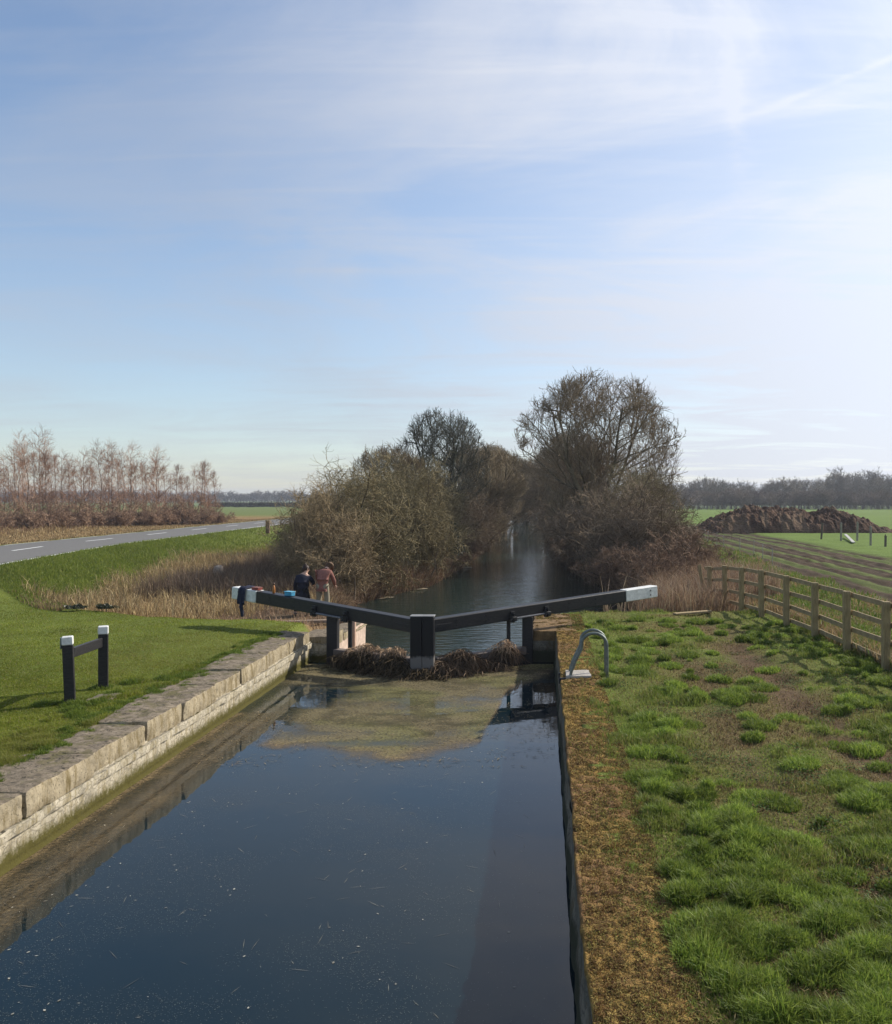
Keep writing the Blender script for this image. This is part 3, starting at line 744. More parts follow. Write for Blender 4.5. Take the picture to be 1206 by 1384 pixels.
X, Y, lush, big, dry, md_ = [a[keep] for a in (X, Y, lush, big, dry, md_)]
tuss = sst(.52, .72, lush)
H = (.032 + .07 * tuss) * rg.uniform(.6, 1.4, len(X)) * (1 - .55 * dry)
W = .0035 + .00055 * Y
g = rg.uniform(0, 1, (len(X), 1))
C = (np.array([.10, .155, .022]) * (1 - g) + np.array([.27, .31, .07]) * g) * (1 - .22 * tuss[:, None])
C = C * (1 - .6 * dry[:, None]) + np.array([.24, .20, .07]) * .6 * dry[:, None]
yel = (rg.uniform(0, 1, len(X)) < .10)[:, None]; C = np.where(yel, np.array([.30, .25, .10]) * rg.uniform(.6, 1.2, (len(X), 1)), C)
grass('lockside_grass', X, Y, H, W, C, .9)
N_ = 150000
Y = (4.2 ** -.6 + rg.uniform(0, 1, N_) * (24.0 ** -.6 - 4.2 ** -.6)) ** (-1 / .6); X = .9 + rg.uniform(0, 1, N_) * (np.minimum(.44 * Y + 1.0, 8.0) - .9)
dr_ = np.exp(-((X - 3.1) / 1.7) ** 2) * sst(.35, .58, fbm(X, Y, 1.3, 4, 41)) + mudmask(X, Y) * .15
k_ = rg.uniform(0, 1, N_) < dr_ + .05; X, Y = X[k_], Y[k_]
pal = np.array([(.30, .21, .10), (.20, .13, .06), (.36, .28, .13), (.12, .075, .045), (.20, .20, .06)])
C = pal[rg.integers(0, 5, len(X))] * rg.uniform(.5, 1.2, (len(X), 1))
grass('dead_straw', X, Y, rg.uniform(.02, .07, len(X)), .004 + .0005 * Y, C, 1.6, m_dry)
# moss sprigs on the coping
N_ = 90000
Y = (4.4 ** -.6 + rg.uniform(0, 1, N_) * (20.2 ** -.6 - 4.4 ** -.6)) ** (-1 / .6); X = .29 + rg.uniform(0, 1, N_) * .66
Y[:9000] = rg.uniform(20.4, 23.3, 9000); X[:9000] = rg.uniform(-.2, .95, 9000)
pal = np.array([(.30, .19, .06), (.24, .14, .055), (.36, .27, .09), (.15, .085, .04), (.26, .24, .07)])
pi_ = (fbm(X, Y, .35, 3, 88) * 6.5 + rg.uniform(-1.2, 1.2, N_)).astype(int) % 5
C = pal[pi_] * rg.uniform(.5, 1.25, (N_, 1))
Zm = .012 + (fbm(X, Y, .16, 4, 73) - .5) * .065 + (fbm(X, Y, .7, 2, 78) - .5) * .04
V, Fc, CC = blades(np.stack([X, Y, Zm - .006], 1), rg.uniform(.008, .028, N_), .004 + .0007 * Y, rg.uniform(.2, 1.6, N_), C, rg)
mo = npobj('moss_sprigs', V, Fc, m_dry, colors=CC); tag(mo, kind='stuff')
n = 16000; ctr = np.stack([rg.uniform(1.2, 6, 70), 5 + 13 * rg.uniform(0, 1, 70) ** 1.3], 1); ci = rg.integers(0, 70, n)
P = np.zeros((n, 3)); P[:, :2] = ctr[ci] + rg.normal(0, .13, (n, 2)); P[:, 2] = ground_z(P[:, 0], P[:, 1]) + rg.uniform(.01, .06, n)
a_ = rg.normal(0, 1, (n, 3)); a_[:, 2] *= .3; a_ /= np.linalg.norm(a_, axis=1, keepdims=True); b_ = np.cross(a_, rg.normal(0, .4, (n, 3)) + [0, 0, 1]); b_ /= np.linalg.norm(b_, axis=1, keepdims=True); s_ = rg.uniform(.006, .017, (n, 1))
V = np.stack([P - a_*s_, P + b_*s_*.6, P + a_*s_, P - b_*s_*.6], 1).reshape(-1, 3); C = np.repeat(np.array([[.06, .11, .03], [.10, .16, .05], [.12, .07, .04]])[rg.integers(0, 3, n)] * rg.uniform(.6, 1.3, (n, 1)), 4, axis=0)
tag(npobj('leafy_weeds', V, np.arange(n)[:, None]*4 + [0, 1, 2, 3], m_dry, colors=C), kind='stuff')
# coarse tussocks
tx, ty, th, tn, tc = [], [], [], [], []
for i in range(520):
    yy_ = 5 + 17 * rg.uniform() ** 1.5; xx_ = 1.0 + rg.uniform() * min(.42 * yy_, 7.0)
    if mudmask(xx_, yy_) > .5 and rg.uniform() < .6: continue
    s = rg.uniform(.05, .25) ** 1.0; n = int((120 + 3600 * s) * (1.3 if yy_ < 10 else .7))
    a = rg.uniform(0, 2*np.pi, n); r = s * np.sqrt(rg.uniform(0, 1, n))
    tx.append(xx_ + r*np.cos(a)); ty.append(yy_ + r*np.sin(a)); th.append(rg.uniform(.07, .16) * rg.uniform(.6, 1.2, n) * (1.15 - r / s * .5)); tn.append(np.full(n, rg.uniform()))
X, Y, H, T = map(np.concatenate, (tx, ty, th, tn))
k_ = X > .8; X, Y, H, T = X[k_], Y[k_], H[k_], T[k_]
g = rg.uniform(0, 1, (len(X), 1))
C = (np.array([.075, .14, .016]) * (1 - g) + np.array([.29, .35, .065]) * g) * (.65 + .6 * T[:, None])
grass('grass_tussocks', X, Y, H, .004 + .0005 * Y, C, 1.1)
# left lawn, short
N_ = 330000
Y = (8.0 ** -.6 + rg.uniform(0, 1, N_) * (30 ** -.6 - 8.0 ** -.6)) ** (-1 / .6)
x0_ = np.where(Y > 20.4, -5.5, -5.95); X = x0_ - rg.uniform(0, 1, N_) * (.66 * Y + 1.0 - 5.95).clip(0)
k_ = (Y < ye(X) + .3) & (X > rn(Y) + .1); X, Y = X[k_], Y[k_]
n = fbm(X, Y, 1.2, 4, 81)[:, None]; g = rg.uniform(0, 1, (len(X), 1)); n2 = fbm(X, Y, .35, 2, 82)
n3 = fbm(X, Y, 3.5, 3, 87)[:, None]; C = (np.array([.12, .165, .016]) * (1 - g) + np.array([.26, .275, .04]) * g) * (.5 + .95 * n); C = C * (1 - .5 * sst(.5, .7, n3)) + np.array([.20, .19, .05]) * .5 * sst(.5, .7, n3); C = np.where(rg.uniform(0, 1, (len(X), 1)) < .07, np.array([.28, .23, .10]), C)
rimw = sst(-7.6, -6.2, X) * (Y < 16)
H = (.018 + .022 * n2 + rimw * .05 * sst(.5, .75, n2)) * rg.uniform(.7, 1.3, len(X))
grass('lawn_grass', X, Y, H, .003 + .00055 * Y, C, .8)
# clumps along the coping and mooring rail, plus dark clumps at the lawn edge
tx, ty, th = [], [], []
def clump(x, y, s, n, h):
    a = rg.uniform(0, 2*np.pi, n); r = s * np.sqrt(rg.uniform(0, 1, n)); tx.append(x + r*np.cos(a)); ty.append(y + r*np.sin(a)); th.append(h * rg.uniform(.5, 1.2, n) * (1.1 - .6 * r / s))
for i in range(190):
    t = rg.uniform(8.5, 20); clump(-5.96 - rg.normal(.06, .14), t, rg.uniform(.06, .16), 260, rg.uniform(.04, .10))
for x, y in ((-7.0, 13.15), (-6.85, 13.0), (-7.05, 14.2), (-6.6, 13.7), (-6.75, 14.6), (-7.3, 13.05), (-6.55, 13.1), (-6.35, 14.9), (-6.5, 12.4), (-6.7, 12.7)): clump(x, y, .18, 600, .11)
X, Y, H = map(np.concatenate, (tx, ty, th)); k_ = X < -5.72; X, Y, H = X[k_], Y[k_], H[k_]
g = rg.uniform(0, 1, (len(X), 1)); C = np.array([.07, .12, .015]) * (1 - g) + np.array([.18, .225, .035]) * g
grass('edge_grass', X, Y, H, np.full(len(X), .009), C, 1.0)
# bank up to the road
N_ = 90000
Y = rg.uniform(22, 80, N_); Y = 22 + (Y - 22) * rg.uniform(.3, 1, N_); X = rn(Y) + .15 + rg.uniform(0, 1, N_) ** 1.2 * 5.5
k_ = (Y > ye(X) - .5) & (X < xl(Y) - 1.5); X, Y = X[k_], Y[k_]
g = rg.uniform(0, 1, (len(X), 1)); n = fbm(X, Y, 2.5, 3, 83)[:, None]
C = (np.array([.095, .145, .018]) * (1 - g) + np.array([.21, .235, .045]) * g) * (.75 + .5 * n)
tanp = (rg.uniform(0, 1, len(X)) < sst(2.5, 5, X - rn(Y)) * .8)[:, None]; C = np.where(tanp, TAN * rg.uniform(.5, 1.1, (len(X), 1)), C)
grass('bank_grass', X, Y, rg.uniform(.06, .2, len(X)), np.full(len(X), .028), C, .9)
# field edge behind the fence
N_ = 110000
Y = (13.0 ** -.8 + rg.uniform(0, 1, N_) * (75 ** -.8 - 13.0 ** -.8)) ** (-1 / .8); X = 6.0 + rg.uniform(0, 1, N_) * 7.5
k_ = (rg.uniform(0, 1, N_) > trackmask(X, Y) * 1.2) & (X < .46 * Y + 2); X, Y = X[k_], Y[k_]
n = fbm(X, Y, 1.6, 3, 84); g = rg.uniform(0, 1, (len(X), 1))
C = np.array([.065, .125, .015]) * (1 - g) + np.array([.15, .19, .035]) * g
dr = (rg.uniform(0, 1, len(X)) < (.25 + .6 * sst(.5, .7, n) + .5 * sst(7.2, 6.2, X)) * .8)[:, None]; C = np.where(dr, TAN * rg.uniform(.45, 1.1, (len(X), 1)), C)
grass('field_edge_grass', X, Y, rg.uniform(.06, .2, len(X)) * (1 + .8 * sst(7, 6.2, X)), .004 + .0007 * Y, C, .9)

# ------------------------------------------------------------------ reeds (stuff)
def reeds(name, X, Y, hmin, hmax, W, cols, lean, label=None, zoff=-.03):
    n = len(X); H = rg.uniform(hmin, hmax, n); ci = rg.integers(0, len(cols), n)
    C = np.array(cols)[ci] * rg.uniform(.5, 1.25, (n, 1))
    o = grass(name, X, Y, H, W, C, lean, m_dry, zoff, .9)
    if label: o['label'] = label
    return o
TANS = [(.48, .36, .18), (.42, .30, .15), (.34, .24, .12), (.52, .41, .23), (.22, .15, .08)]
PINK = [(.34, .22, .14), (.42, .30, .21), (.26, .16, .10), (.38, .27, .17)]
N_ = 60000
X = rg.uniform(-21, -4.9, N_); Y = rg.uniform(21.3, 52, N_); 
k_ = (Y > ye(X) + .25 + .4 * rg.uniform(0, 1, N_)) & (X - rn(Y) > 3.0 + (fbm(X, Y, 2, 3, 4) - .5) * 3) & (X < xl(Y) - .1) & (fbm(X, Y, 1.5, 3, 90) > .36 + .1 * (Y > 32))
X, Y = X[k_], Y[k_]
k2 = ~((X > -8.6) & (Y < 27.4)); Xa, Ya = X[k2], Y[k2]
reeds('dry_reeds', Xa, Ya, .15, .80, np.full(len(Xa), .018), TANS, 1.35, 'tan dry reeds and dead grass filling the hollow below the road')
Xb, Yb = X[~k2], Y[~k2]
reeds('dry_sedge', Xb, Yb, .05, .35, np.full(len(Xb), .015), PINK, 1.2, 'short reddish dry sedge behind the left beam')
N_ = 26000
X = rg.uniform(-14, -6.0, N_); Y = rg.uniform(30, 46, N_); k_ = (X - rn(Y) > 5.5) & (X < xl(Y) - .3) ; X, Y = X[k_], Y[k_]
reeds('dead_stems', X, Y, .5, 1.1, np.full(len(X), .018), [(.2, .145, .10), (.16, .11, .08), (.27, .2, .14)], .6, 'grey brown dead stems beneath the left hedge')
N_ = 52000
X = rg.uniform(1.6, 8.5, N_); Y = rg.uniform(23.3, 52, N_)
k_ = (X > xr(Y) + .1) & (X < 7.6 + (fbm(X, Y, 3, 2, 91) - .5) * 3 - .0 * Y) & ~((X < 5.6) & (Y < 23.9)) & ((fbm(X, Y, 1.2, 3, 92) > .36))
k_ &= (Y > 24.2 + np.maximum(0, X - 4) * 1.2)
X, Y = X[k_], Y[k_]
reeds('reed_bed', X, Y, .35, 1.25, np.full(len(X), .017), PINK + [(.40, .31, .2)], .8, 'pinkish tan dry reeds between right gate beam tip and fence')
# brown fringe hanging along both canal banks
N_ = 60000
Y = 25.5 + 75 * rg.uniform(0, 1, N_) ** 1.4; sd_ = rg.uniform(0, 1, N_) < .6; o_ = rg.exponential(.55, N_) - .3
X = np.where(sd_, xl(Y) - .25 - o_, xr(Y) + .25 + o_); k_ = (ground_z(X, Y) > WF - .25) & ~((X < -5.9) & (Y < 29)) & ~((X > 0) & (Y < 29)); X, Y = X[k_], Y[k_]
reeds('bank_fringe', X, Y, .25, .85, np.full(len(X), .022) + .0002 * Y, [(.26, .18, .11), (.33, .24, .15), (.18, .12, .075), (.22, .13, .09)], 1.3, 'brown dead grass and sedge hanging along both canal banks')
# verge beyond the road
N_ = 90000
Y = rg.uniform(36, 118, N_); X = rn(Y) - RW - .5 - rg.uniform(0, 1, N_) ** 1.3 * 26
k_ = X > -.66 * Y - 3; X, Y = X[k_], Y[k_]
far_ = -(X - rn(Y) + RW)
H = (.12 + .9 * sst(6, 18, far_)) * rg.uniform(.5, 1.2, len(X))
ci = rg.integers(0, 5, len(X)); C = np.array(TANS)[ci] * rg.uniform(.5, 1.1, (len(X), 1))
brn = (rg.uniform(0, 1, len(X)) < sst(8, 16, far_) * .75)[:, None]; C = np.where(brn, np.array([.20, .12, .08]) * rg.uniform(.6, 1.4, (len(X), 1)), C)
o = grass('verge_grass', X, Y, H, np.full(len(X), .045), C, .8, m_dry); o['label'] = 'long tan dead grass on the verge beyond the road'

# ------------------------------------------------------------------ trees
def interp_poly(P, Rr, pi, t):
    k = P.shape[1] - 1; f = t * k; i = np.minimum(f.astype(int), k - 1); w = (f - i)[:, None]
    p = P[pi, i] * (1 - w) + P[pi, i + 1] * w
    d = P[pi, i + 1] - P[pi, i]; d /= np.linalg.norm(d, axis=1, keepdims=True) + 1e-9
    r = Rr[pi, i] * (1 - w[:, 0]) + Rr[pi, i + 1] * w[:, 0]
    return p, d, r
def grow(P, Rr, m, L, ang, rng, t0=.2, seg=4, wander=.25, trop=.15, rk=.6, rmin=.006, tip=.35, lt=.5, out=0.0):
    n = len(P); pi = np.repeat(np.arange(n), m); N = len(pi)
    t = t0 + (1 - t0) * rng.uniform(0, 1, N); t[::m] = .97 + .02 * rng.uniform(0, 1, len(t[::m]))
    p, d, r = interp_poly(P, Rr, pi, t)
    a = rng.normal(0, 1, (N, 3)); a -= d * (a * d).sum(1, keepdims=True); a /= np.linalg.norm(a, axis=1, keepdims=True) + 1e-9
    an = np.radians(rng.normal(ang, ang * .25, N))[:, None]; 
    v = d * np.cos(an) + a * np.sin(an)
    v[:, 2] += trop
    if out: 
        rad = p.copy(); rad[:, 2] = 0; rad /= np.linalg.norm(rad, axis=1, keepdims=True) + .3; v += rad * out
    v /= np.linalg.norm(v, axis=1, keepdims=True)
    plen = np.linalg.norm(np.diff(P, axis=1), axis=2).sum(1)[pi]
    ln = np.minimum(L * rng.uniform(.55, 1.25, N) * (1 - lt * t), plen * 1.2) / seg
    Q = np.zeros((N, seg + 1, 3)); Q[:, 0] = p
    for s in range(seg):
        v = v + rng.normal(0, wander, (N, 3)); v[:, 2] += trop * .5
        v /= np.linalg.norm(v, axis=1, keepdims=True); Q[:, s + 1] = Q[:, s] + v * ln[:, None]
    r0 = np.maximum(r * rk, rmin); rr = r0[:, None] * np.linspace(1, tip, seg + 1)[None]
    return Q, np.maximum(rr, rmin * .6)
def poly(pts, r0, r1, rng, n=7, wob=.05):
    pts = np.array(pts, float); t = np.linspace(0, 1, n); tt = np.linspace(0, 1, len(pts))
    Q = np.stack([np.interp(t, tt, pts[:, i]) for i in range(3)], 1); Q[1:] += rng.normal(0, wob, (n - 1, 3)) * np.array([1, 1, .3])
    return Q, np.linspace(r0, r1, n)
def twigcol(n, base, rng, var=.35): return np.array(base) * rng.uniform(1 - var, 1 + var, (n, 1))
m_bark = mat('bark', (1, 1, 1), .9, .3, 8, bump=.01, bscale=18, attr=True, spec=.1)
m_twig = mat('twigs', (1, 1, 1), .85, .15, 2, attr=True, spec=.15)

def dome(L_, c, rad, rng, lim=1.0):
    P, Rr = L_; b = P[:, :1]; q = np.linalg.norm((P - c) / rad, axis=2); rb = q[:, 0]; rt = q[:, -1]
    lm = lim + rng.normal(0, .05, len(P))
    f = np.where(rt > lm, np.clip((lm - rb) / (rt - rb + 1e-6), .18, 1), 1)
    f = np.where((P[:, -1, 2] < c[2] * .45) & (rt < 1.25), 1, f)
    return (b + (P - b) * f[:, None, None], Rr)
def finish(name, parts_main, parts_twig, cm, ct, rng, label, cat, group, extra_up=0):
    r = root(name, (0, 0, 0), label, cat, group)
    def merge(lst, col, sides):
        Vs, Fs, Cs, o = [], [], [], 0
        for (P, Rr), sd in lst:
            V, Fc = tubes(P, Rr, sd); Vs.append(V); Fs.append(Fc + o); o += len(V)
            c = twigcol(len(P), col, rng); Cs.append(np.repeat(c, P.shape[1] * sd, axis=0))
        return np.concatenate(Vs), np.concatenate(Fs), np.concatenate(Cs)
    V, Fc, C = merge(parts_main, cm, 0); npobj('trunk', V, Fc, m_bark, r, C, True)
    V, Fc, C = merge(parts_twig, ct, 0); npobj('crown', V, Fc, m_twig, r, C)
    return r

def big_tree(seed, H=11, spread=5, label='', dens=1.0, cm=(.19, .155, .10), ct=(.24, .19, .115), group=None, rmin=.011):
    rng = np.random.default_rng(seed)
    st = []; nst = 5
    T, TR = [], []
    for i in range(nst):
        a = 2*np.pi*i/nst + rng.uniform(0, 1); l = rng.uniform(.16, .24) * H
        q, r = poly([(0.15*np.cos(a), .15*np.sin(a), -.2), (.25*np.cos(a), .25*np.sin(a), H*.18), (l*np.cos(a)*.8, l*np.sin(a)*.8, H*.45), (l*np.cos(a)*1.2, l*np.sin(a)*1.2, H*.78)], .022*H/(1+.3*i), .05, rng, 8, .12)
        T.append(q); TR.append(r)
    L0 = (np.array(T), np.array(TR))
    dm = lambda L_: dome(L_, np.array([0, 0, .50 * H]), np.array([.43, .43, .50]) * H, rng)
    L1 = dm(grow(*L0, 12, H*.50, 50, rng, .10, 7, .15, .10, .62, .045, .28, .35))
    L2 = dm(grow(*L1, 7, H*.24, 42, rng, .2, 5, .18, .12, .55, .022, .4, .35))
    L3 = dm(grow(*L2, 7, H*.12, 40, rng, .15, 4, .18, .14, .6, .014, .5, .3))
    L4 = dm(grow(*L3, int(4*dens), H*.07, 36, rng, .15, 3, .18, .16, .7, rmin, .6, .2))
    return finish('bare_tree', [(L0, 7), (L1, 5)], [(L2, 4), (L3, 3), (L4, 3)], cm, ct, rng, label, 'tree', group)

def bush(seed, H=5, W=3.2, label='', cm=(.12, .09, .062), ct=(.24, .175, .11), group=None, n1=26, rmin=.007, droop=-.02, name='thorn_bush', cat='bush', dens=1):
    rng = np.random.default_rng(seed); T, TR = [], []
    for i in range(n1):
        a = rng.uniform(0, 2*np.pi); s = rng.uniform(0, 1) ** .6; h = H * (1 - .58 * s ** 2) * rng.uniform(.5, 1.08)
        x0, y0 = rng.normal(0, W*.18, 2); X1 = x0 + W * s * .8 * np.cos(a); Y1 = y0 + W * s * .8 * np.sin(a)
        q, r = poly([(x0, y0, -.2), (x0 + (X1-x0)*.35, y0 + (Y1-y0)*.35, h*.55), (X1, Y1, h)], .05, .016, rng, 7, .08)
        T.append(q); TR.append(r)
    L0 = (np.array(T), np.array(TR))
    L1 = grow(*L0, 9, H*.32, 55, rng, .06, 5, .26, droop, .6, .014, .5, .35)
    L2 = grow(*L1, 6, H*.18, 50, rng, .05, 4, .26, droop + .03, .65, .012, .6, .25)
    L3 = grow(*L2, int(7 * dens), H*.095, 50, rng, .05, 3, .32, droop, .7, rmin, .6, .2)
    return finish(name, [(L0, 5)], [(L1, 3), (L2, 3), (L3, 3)], cm, ct, rng, label, cat, group)

def sapling(seed, H=8, label='', cm=(.18, .125, .09), ct=(.33, .20, .13), group=None, w=1.0, up=.12):
    rng = np.random.default_rng(seed)
    q, r = poly([(0, 0, -.2), (rng.normal(0, .1), rng.normal(0, .1), H*.5), (rng.normal(0, .25), rng.normal(0, .25), H)], .065, .014, rng, 9, .06)
    L0 = (q[None], r[None])
    L1 = grow(*L0, 34, H*.34*w, 50, rng, .06, 5, .10, up*.6, .55, .012, .4, .78)
    L2 = grow(*L1, 6, H*.12*w, 38, rng, .1, 3, .18, up*.8, .6, .010, .5, .3)
    L3 = grow(*L2, 4, H*.07*w, 38, rng, .1, 2, .22, up*.6, .7, .008, .6, .2)
    return finish('young_tree', [(L0, 5)], [(L1, 3), (L2, 3), (L3, 3)], cm, ct, rng, label, 'tree', group)

def gz(x, y): return float(ground_z(x, y, False))
def put(r, x, y, rz=0, s=1.0):
    r.location = (x, y, gz(x, y)); r.rotation_euler = (0, 0, rz); r.scale = s if isinstance(s, tuple) else (s, s, s); return r
GH = 'bare hedgerow bushes and trees lining the canal'
bt1 = put(big_tree(101, 11.6, 5, 'tallest bare tree with broad rounded crown on the right canal bank', 1.6, group=GH, ct=(.26, .20, .13)), 3.3, 56, 2.4, (1.06, 1.06, .98))
bt2 = put(big_tree(102, 9.4, 4, 'bare tree with dark mossy limbs standing above the left bank hedge', .8, (.075, .08, .055), (.15, .14, .105), GH), -7.0, 60, 1.0, (.86, .86, 1.0))
bt3 = put(big_tree(103, 8.5, 4, 'bare brownish tree right of the dark mossy tree on left bank', 1.2, ct=(.25, .195, .12), group=GH), -5.2, 72, 2.0, (1.1, 1.1, .95))
def cp(src, x, y, rz, s, label): 
    return copy_thing(src, (x, y, gz(x, y)), rz, s, label)
cp(bt3, -9.8, 56, .7, .80, 'low bare tree behind the left hedge, left of the mossy tree')
cp(bt3, -5.6, 92, 4.1, 1.05, 'bare tree on left bank overhanging the narrow far water')
cp(bt1, 2.4, 76, 2.2, (.68, .68, .80), 'bare tree just behind the tallest tree, leaning towards the water')
cp(bt1, 1.2, 110, 3.9, (.95, .95, .85), 'farther bare tree on the right bank where the canal narrows')
cp(bt3, -5.2, 112, 5.0, (1.5, 1.5, 1.15), 'distant bare tree on left bank beyond the narrow water')
cp(bt1, 0.6, 146, .9, .85, 'distant bare tree on the right bank before the bend')
cp(bt3, -7.3, 168, 2.9, 1.2, 'farthest left bank tree closing the canal view')
cp(bt1, -6.0, 190, 1.9, (1.1, 1.1, 1.2), 'farthest tree in line with the water at the bend')
cp(bt3, 1.5, 200, .4, 1.4, 'bare tree behind the farthest right bank tree')
cp(bt1, -3.2, 150, 4.4, (1.0, 1.0, .95), 'bare tree standing above the far end of the water')
OL = (.22, .178, .095); BR = (.265, .20, .115); GY_ = (.20, .15, .10)
b1 = put(bush(201, 4.3, 2.6, 'brown thorn bush at the left end of hedge beside the road', ct=BR, group=GH), -8.3, 33.4, 0, (.85, .85, .95))
b2 = put(bush(202, 5.5, 3.2, 'large olive brown thorn bush behind the two people', ct=OL, group=GH, n1=34), -7.9, 37.0, 0, (1, 1, .82))
b3 = put(bush(203, 5.0, 3.0, 'dense grey brown thorn bush overhanging water on right bank', ct=GY_, group=GH, n1=34, droop=-.07), 4.4, 41.5)
b4 = put(bush(204, 2.0, 2.2, 'low purplish bramble thicket beside the reeds on right bank', ct=(.22, .145, .095), group=GH, n1=30, droop=-.08, name='bramble_thicket'), 5.3, 36.5, 0, 1.05)
cp(b1, -7.6, 32.6, 2.4, (.75, .75, .62), 'lower twiggy bush in front of the hedge, nearest the people')
cp(b2, -3.0, 186, .3, 1.3, 'hazy bush at the very end of the visible water')
cp(b2, -6.6, 42.5, 2.0, (.92, .92, .86), 'thorn bush on left bank leaning over the water')
cp(b1, -9.9, 39.8, 4.0, .92, 'thorn bush on the road side of the left hedge')
cp(b2, -5.9, 49.0, 4.2, (.8, .8, .78), 'thorn bush beside the dark holly on left bank')
cp(b3, -5.8, 58.0, 1.2, .85, 'small thorn bush below the mossy tree')
cp(b3, -5.5, 67.0, 3.0, .95, 'thorn bush on left bank farther beyond the holly')
cp(b2, -5.5, 80.0, 5.2, .9, 'thorn bush where the left bank meets the narrow water')
cp(b2, -8.4, 46.0, 1.0, (.95, .95, .86), 'thorn bush in the middle of the left hedge behind')
cp(b3, 2.9, 48.5, 2.2, .95, 'thorn bush on right bank under the tallest tree, nearest water')
cp(b2, 5.3, 46.5, 3.2, (.8, .8, .84), 'thorn bush on the field side of the tallest tree')
cp(b3, 3.5, 60.0, 4.8, 1.0, 'thorn bush behind the tallest tree trunk')
cp(b2, 2.6, 72.0, .6, .95, 'thorn bush on right bank at the narrow water')
cp(b3, 2.1, 88.0, 1.6, 1.0, 'distant thorn bush on the right bank')
cp(b3, -6.1, 104.0, 1.6, 1.1, 'distant thorn bush on the left bank')
cp(b2, 1.3, 118.0, 1.0, 1.0, 'distant thorn bush on right bank before the bend')
cp(b4, 4.0, 33.0, 1.2, (.8, .8, .8), 'low bramble by the dark water under the right beam tip')
cp(b4, 6.5, 42.0, 2.2, (.95, .95, .85), 'bramble thicket running out towards the muddy track')
cp(b4, 3.4, 37.5, 3.2, (.9, .9, .9), 'bramble hanging into the canal on the right bank')
cp(b4, -5.6, 45.0, 3.2, (.8, .7, .6), 'russet bramble at the left water edge')
cp(b4, -5.3, 54.0, .2, (.8, .7, .7), 'russet bramble at left water edge below the holly')

# holly: dark leafy clump
def leafy(seed, n, rad, zc, label, col, loc, size=.07, name='holly_bush'):
    rng = np.random.default_rng(seed); r = root(name, (0, 0, 0), label, 'bush')
    cl = rng.normal(0, .5, (26, 3)) * rad; ci = rng.integers(0, 26, n)
    P = cl[ci] + rng.normal(0, .2, (n, 3)) * rad; P[:, 2] += zc; P[:, 2] = np.maximum(P[:, 2], .1)
    a = rng.normal(0, 1, (n, 3)); a /= np.linalg.norm(a, axis=1, keepdims=True); b = np.cross(a, rng.normal(0, 1, (n, 3))); b /= np.linalg.norm(b, axis=1, keepdims=True)
    s = size * rng.uniform(.6, 1.3, (n, 1))
    V = np.stack([P - a*s, P + b*s*.5, P + a*s, P - b*s*.5], 1).reshape(-1, 3); i = np.arange(n)[:, None]*4
    C = np.repeat(np.array(col) * rng.uniform(.5, 1.6, (n, 1)), 4, axis=0)
    npobj('foliage', V, i + [0, 1, 2, 3], mat('evergreen_leaf', (1, 1, 1), .35, .2, 5, attr=True, spec=.5), r, C)
    MB().tube([(0, 0, -.2), (.02, 0, zc * .5), (0, .02, zc)], [.012, .01, .006] if zc < .2 else [.05, .04, .02], 7).build('stem', mat('holly_bark', (.1, .09, .07), .9), r)
    r.location = loc; return r
leafy(5, 9000, np.array([.85, .85, .95]), 1.7, 'dark glossy holly bush low in the left hedge by the water', (.02, .035, .02), (-5.25, 47.0, -.6))
for i, (x, y, lb) in enumerate(((103, 826, 'left of two dark weed clumps on the lawn edge'), (143, 826, 'right of two dark weed clumps on the lawn edge'))):
    X_, Y_ = px(x, y); c = leafy(40 + i, 1500, np.array([.20, .16, .09]), .08, lb, (.05, .055, .025), (X_, Y_, 0), .04, 'weed_clump'); c['category'] = 'weed clump'; c['group'] = 'weed clumps on the lawn edge'

# young plantation beyond the road
GP = 'young bare trees of the roadside plantation'
sp = [sapling(301, 9, group=GP), sapling(302, 8, group=GP, w=.8, up=.2), sapling(303, 8.5, group=GP, ct=(.30, .165, .10), w=.75, up=.02), sapling(304, 7.5, group=GP, w=1.2)]
spots = []
rs = random.Random(4)
for i in range(50):
    pxx = -30 + 322 * (i + rs.uniform(.1, .9)) / 50
    Yd = rs.uniform(78, 90) + max(0, pxx) * .07 + (12 if i % 3 == 0 else 0)
    Hpx = np.interp(pxx, [-30, 0, 30, 60, 90, 120, 150, 200, 240, 275, 300], [600, 618, 596, 582, 605, 610, 597, 605, 628, 622, 645])
    Hh = (675 - Hpx) / F * Yd + 2.65
    spots.append(((pxx - VPX) / F * Yd, Yd, Hh * rs.uniform(.70, .96), pxx))
used = set()
ORD = ['leftmost', 'second', 'third', 'fourth', 'fifth', 'sixth', 'seventh', 'eighth', 'ninth', 'tenth', 'eleventh', 'twelfth', 'thirteenth', 'fourteenth', 'fifteenth', 'sixteenth', 'seventeenth', 'eighteenth', 'nineteenth', 'twentieth']
TENS = ['', '', 'twenty', 'thirty', 'forty', 'fifty']
def ordn(k):
    if k == 0: return 'leftmost'
    if k < 20: return ORD[k] + ' from the left'
    t, u_ = divmod(k + 1, 10)
    return (TENS[t] + '-' + ['', 'first'] [0:1][0] if False else (TENS[t] + ('' if u_ == 0 else '-' + ['', 'first', 'second', 'third', 'fourth', 'fifth', 'sixth', 'seventh', 'eighth', 'ninth'][u_])).replace('y', 'y') + ('th' if u_ == 0 else '')).replace('tyth', 'tieth') + ' from the left'
kinds = ['spreading', 'slender upright', 'russet larch-like', 'broad twiggy']; hs_ = [9, 8, 8.5, 7.5]
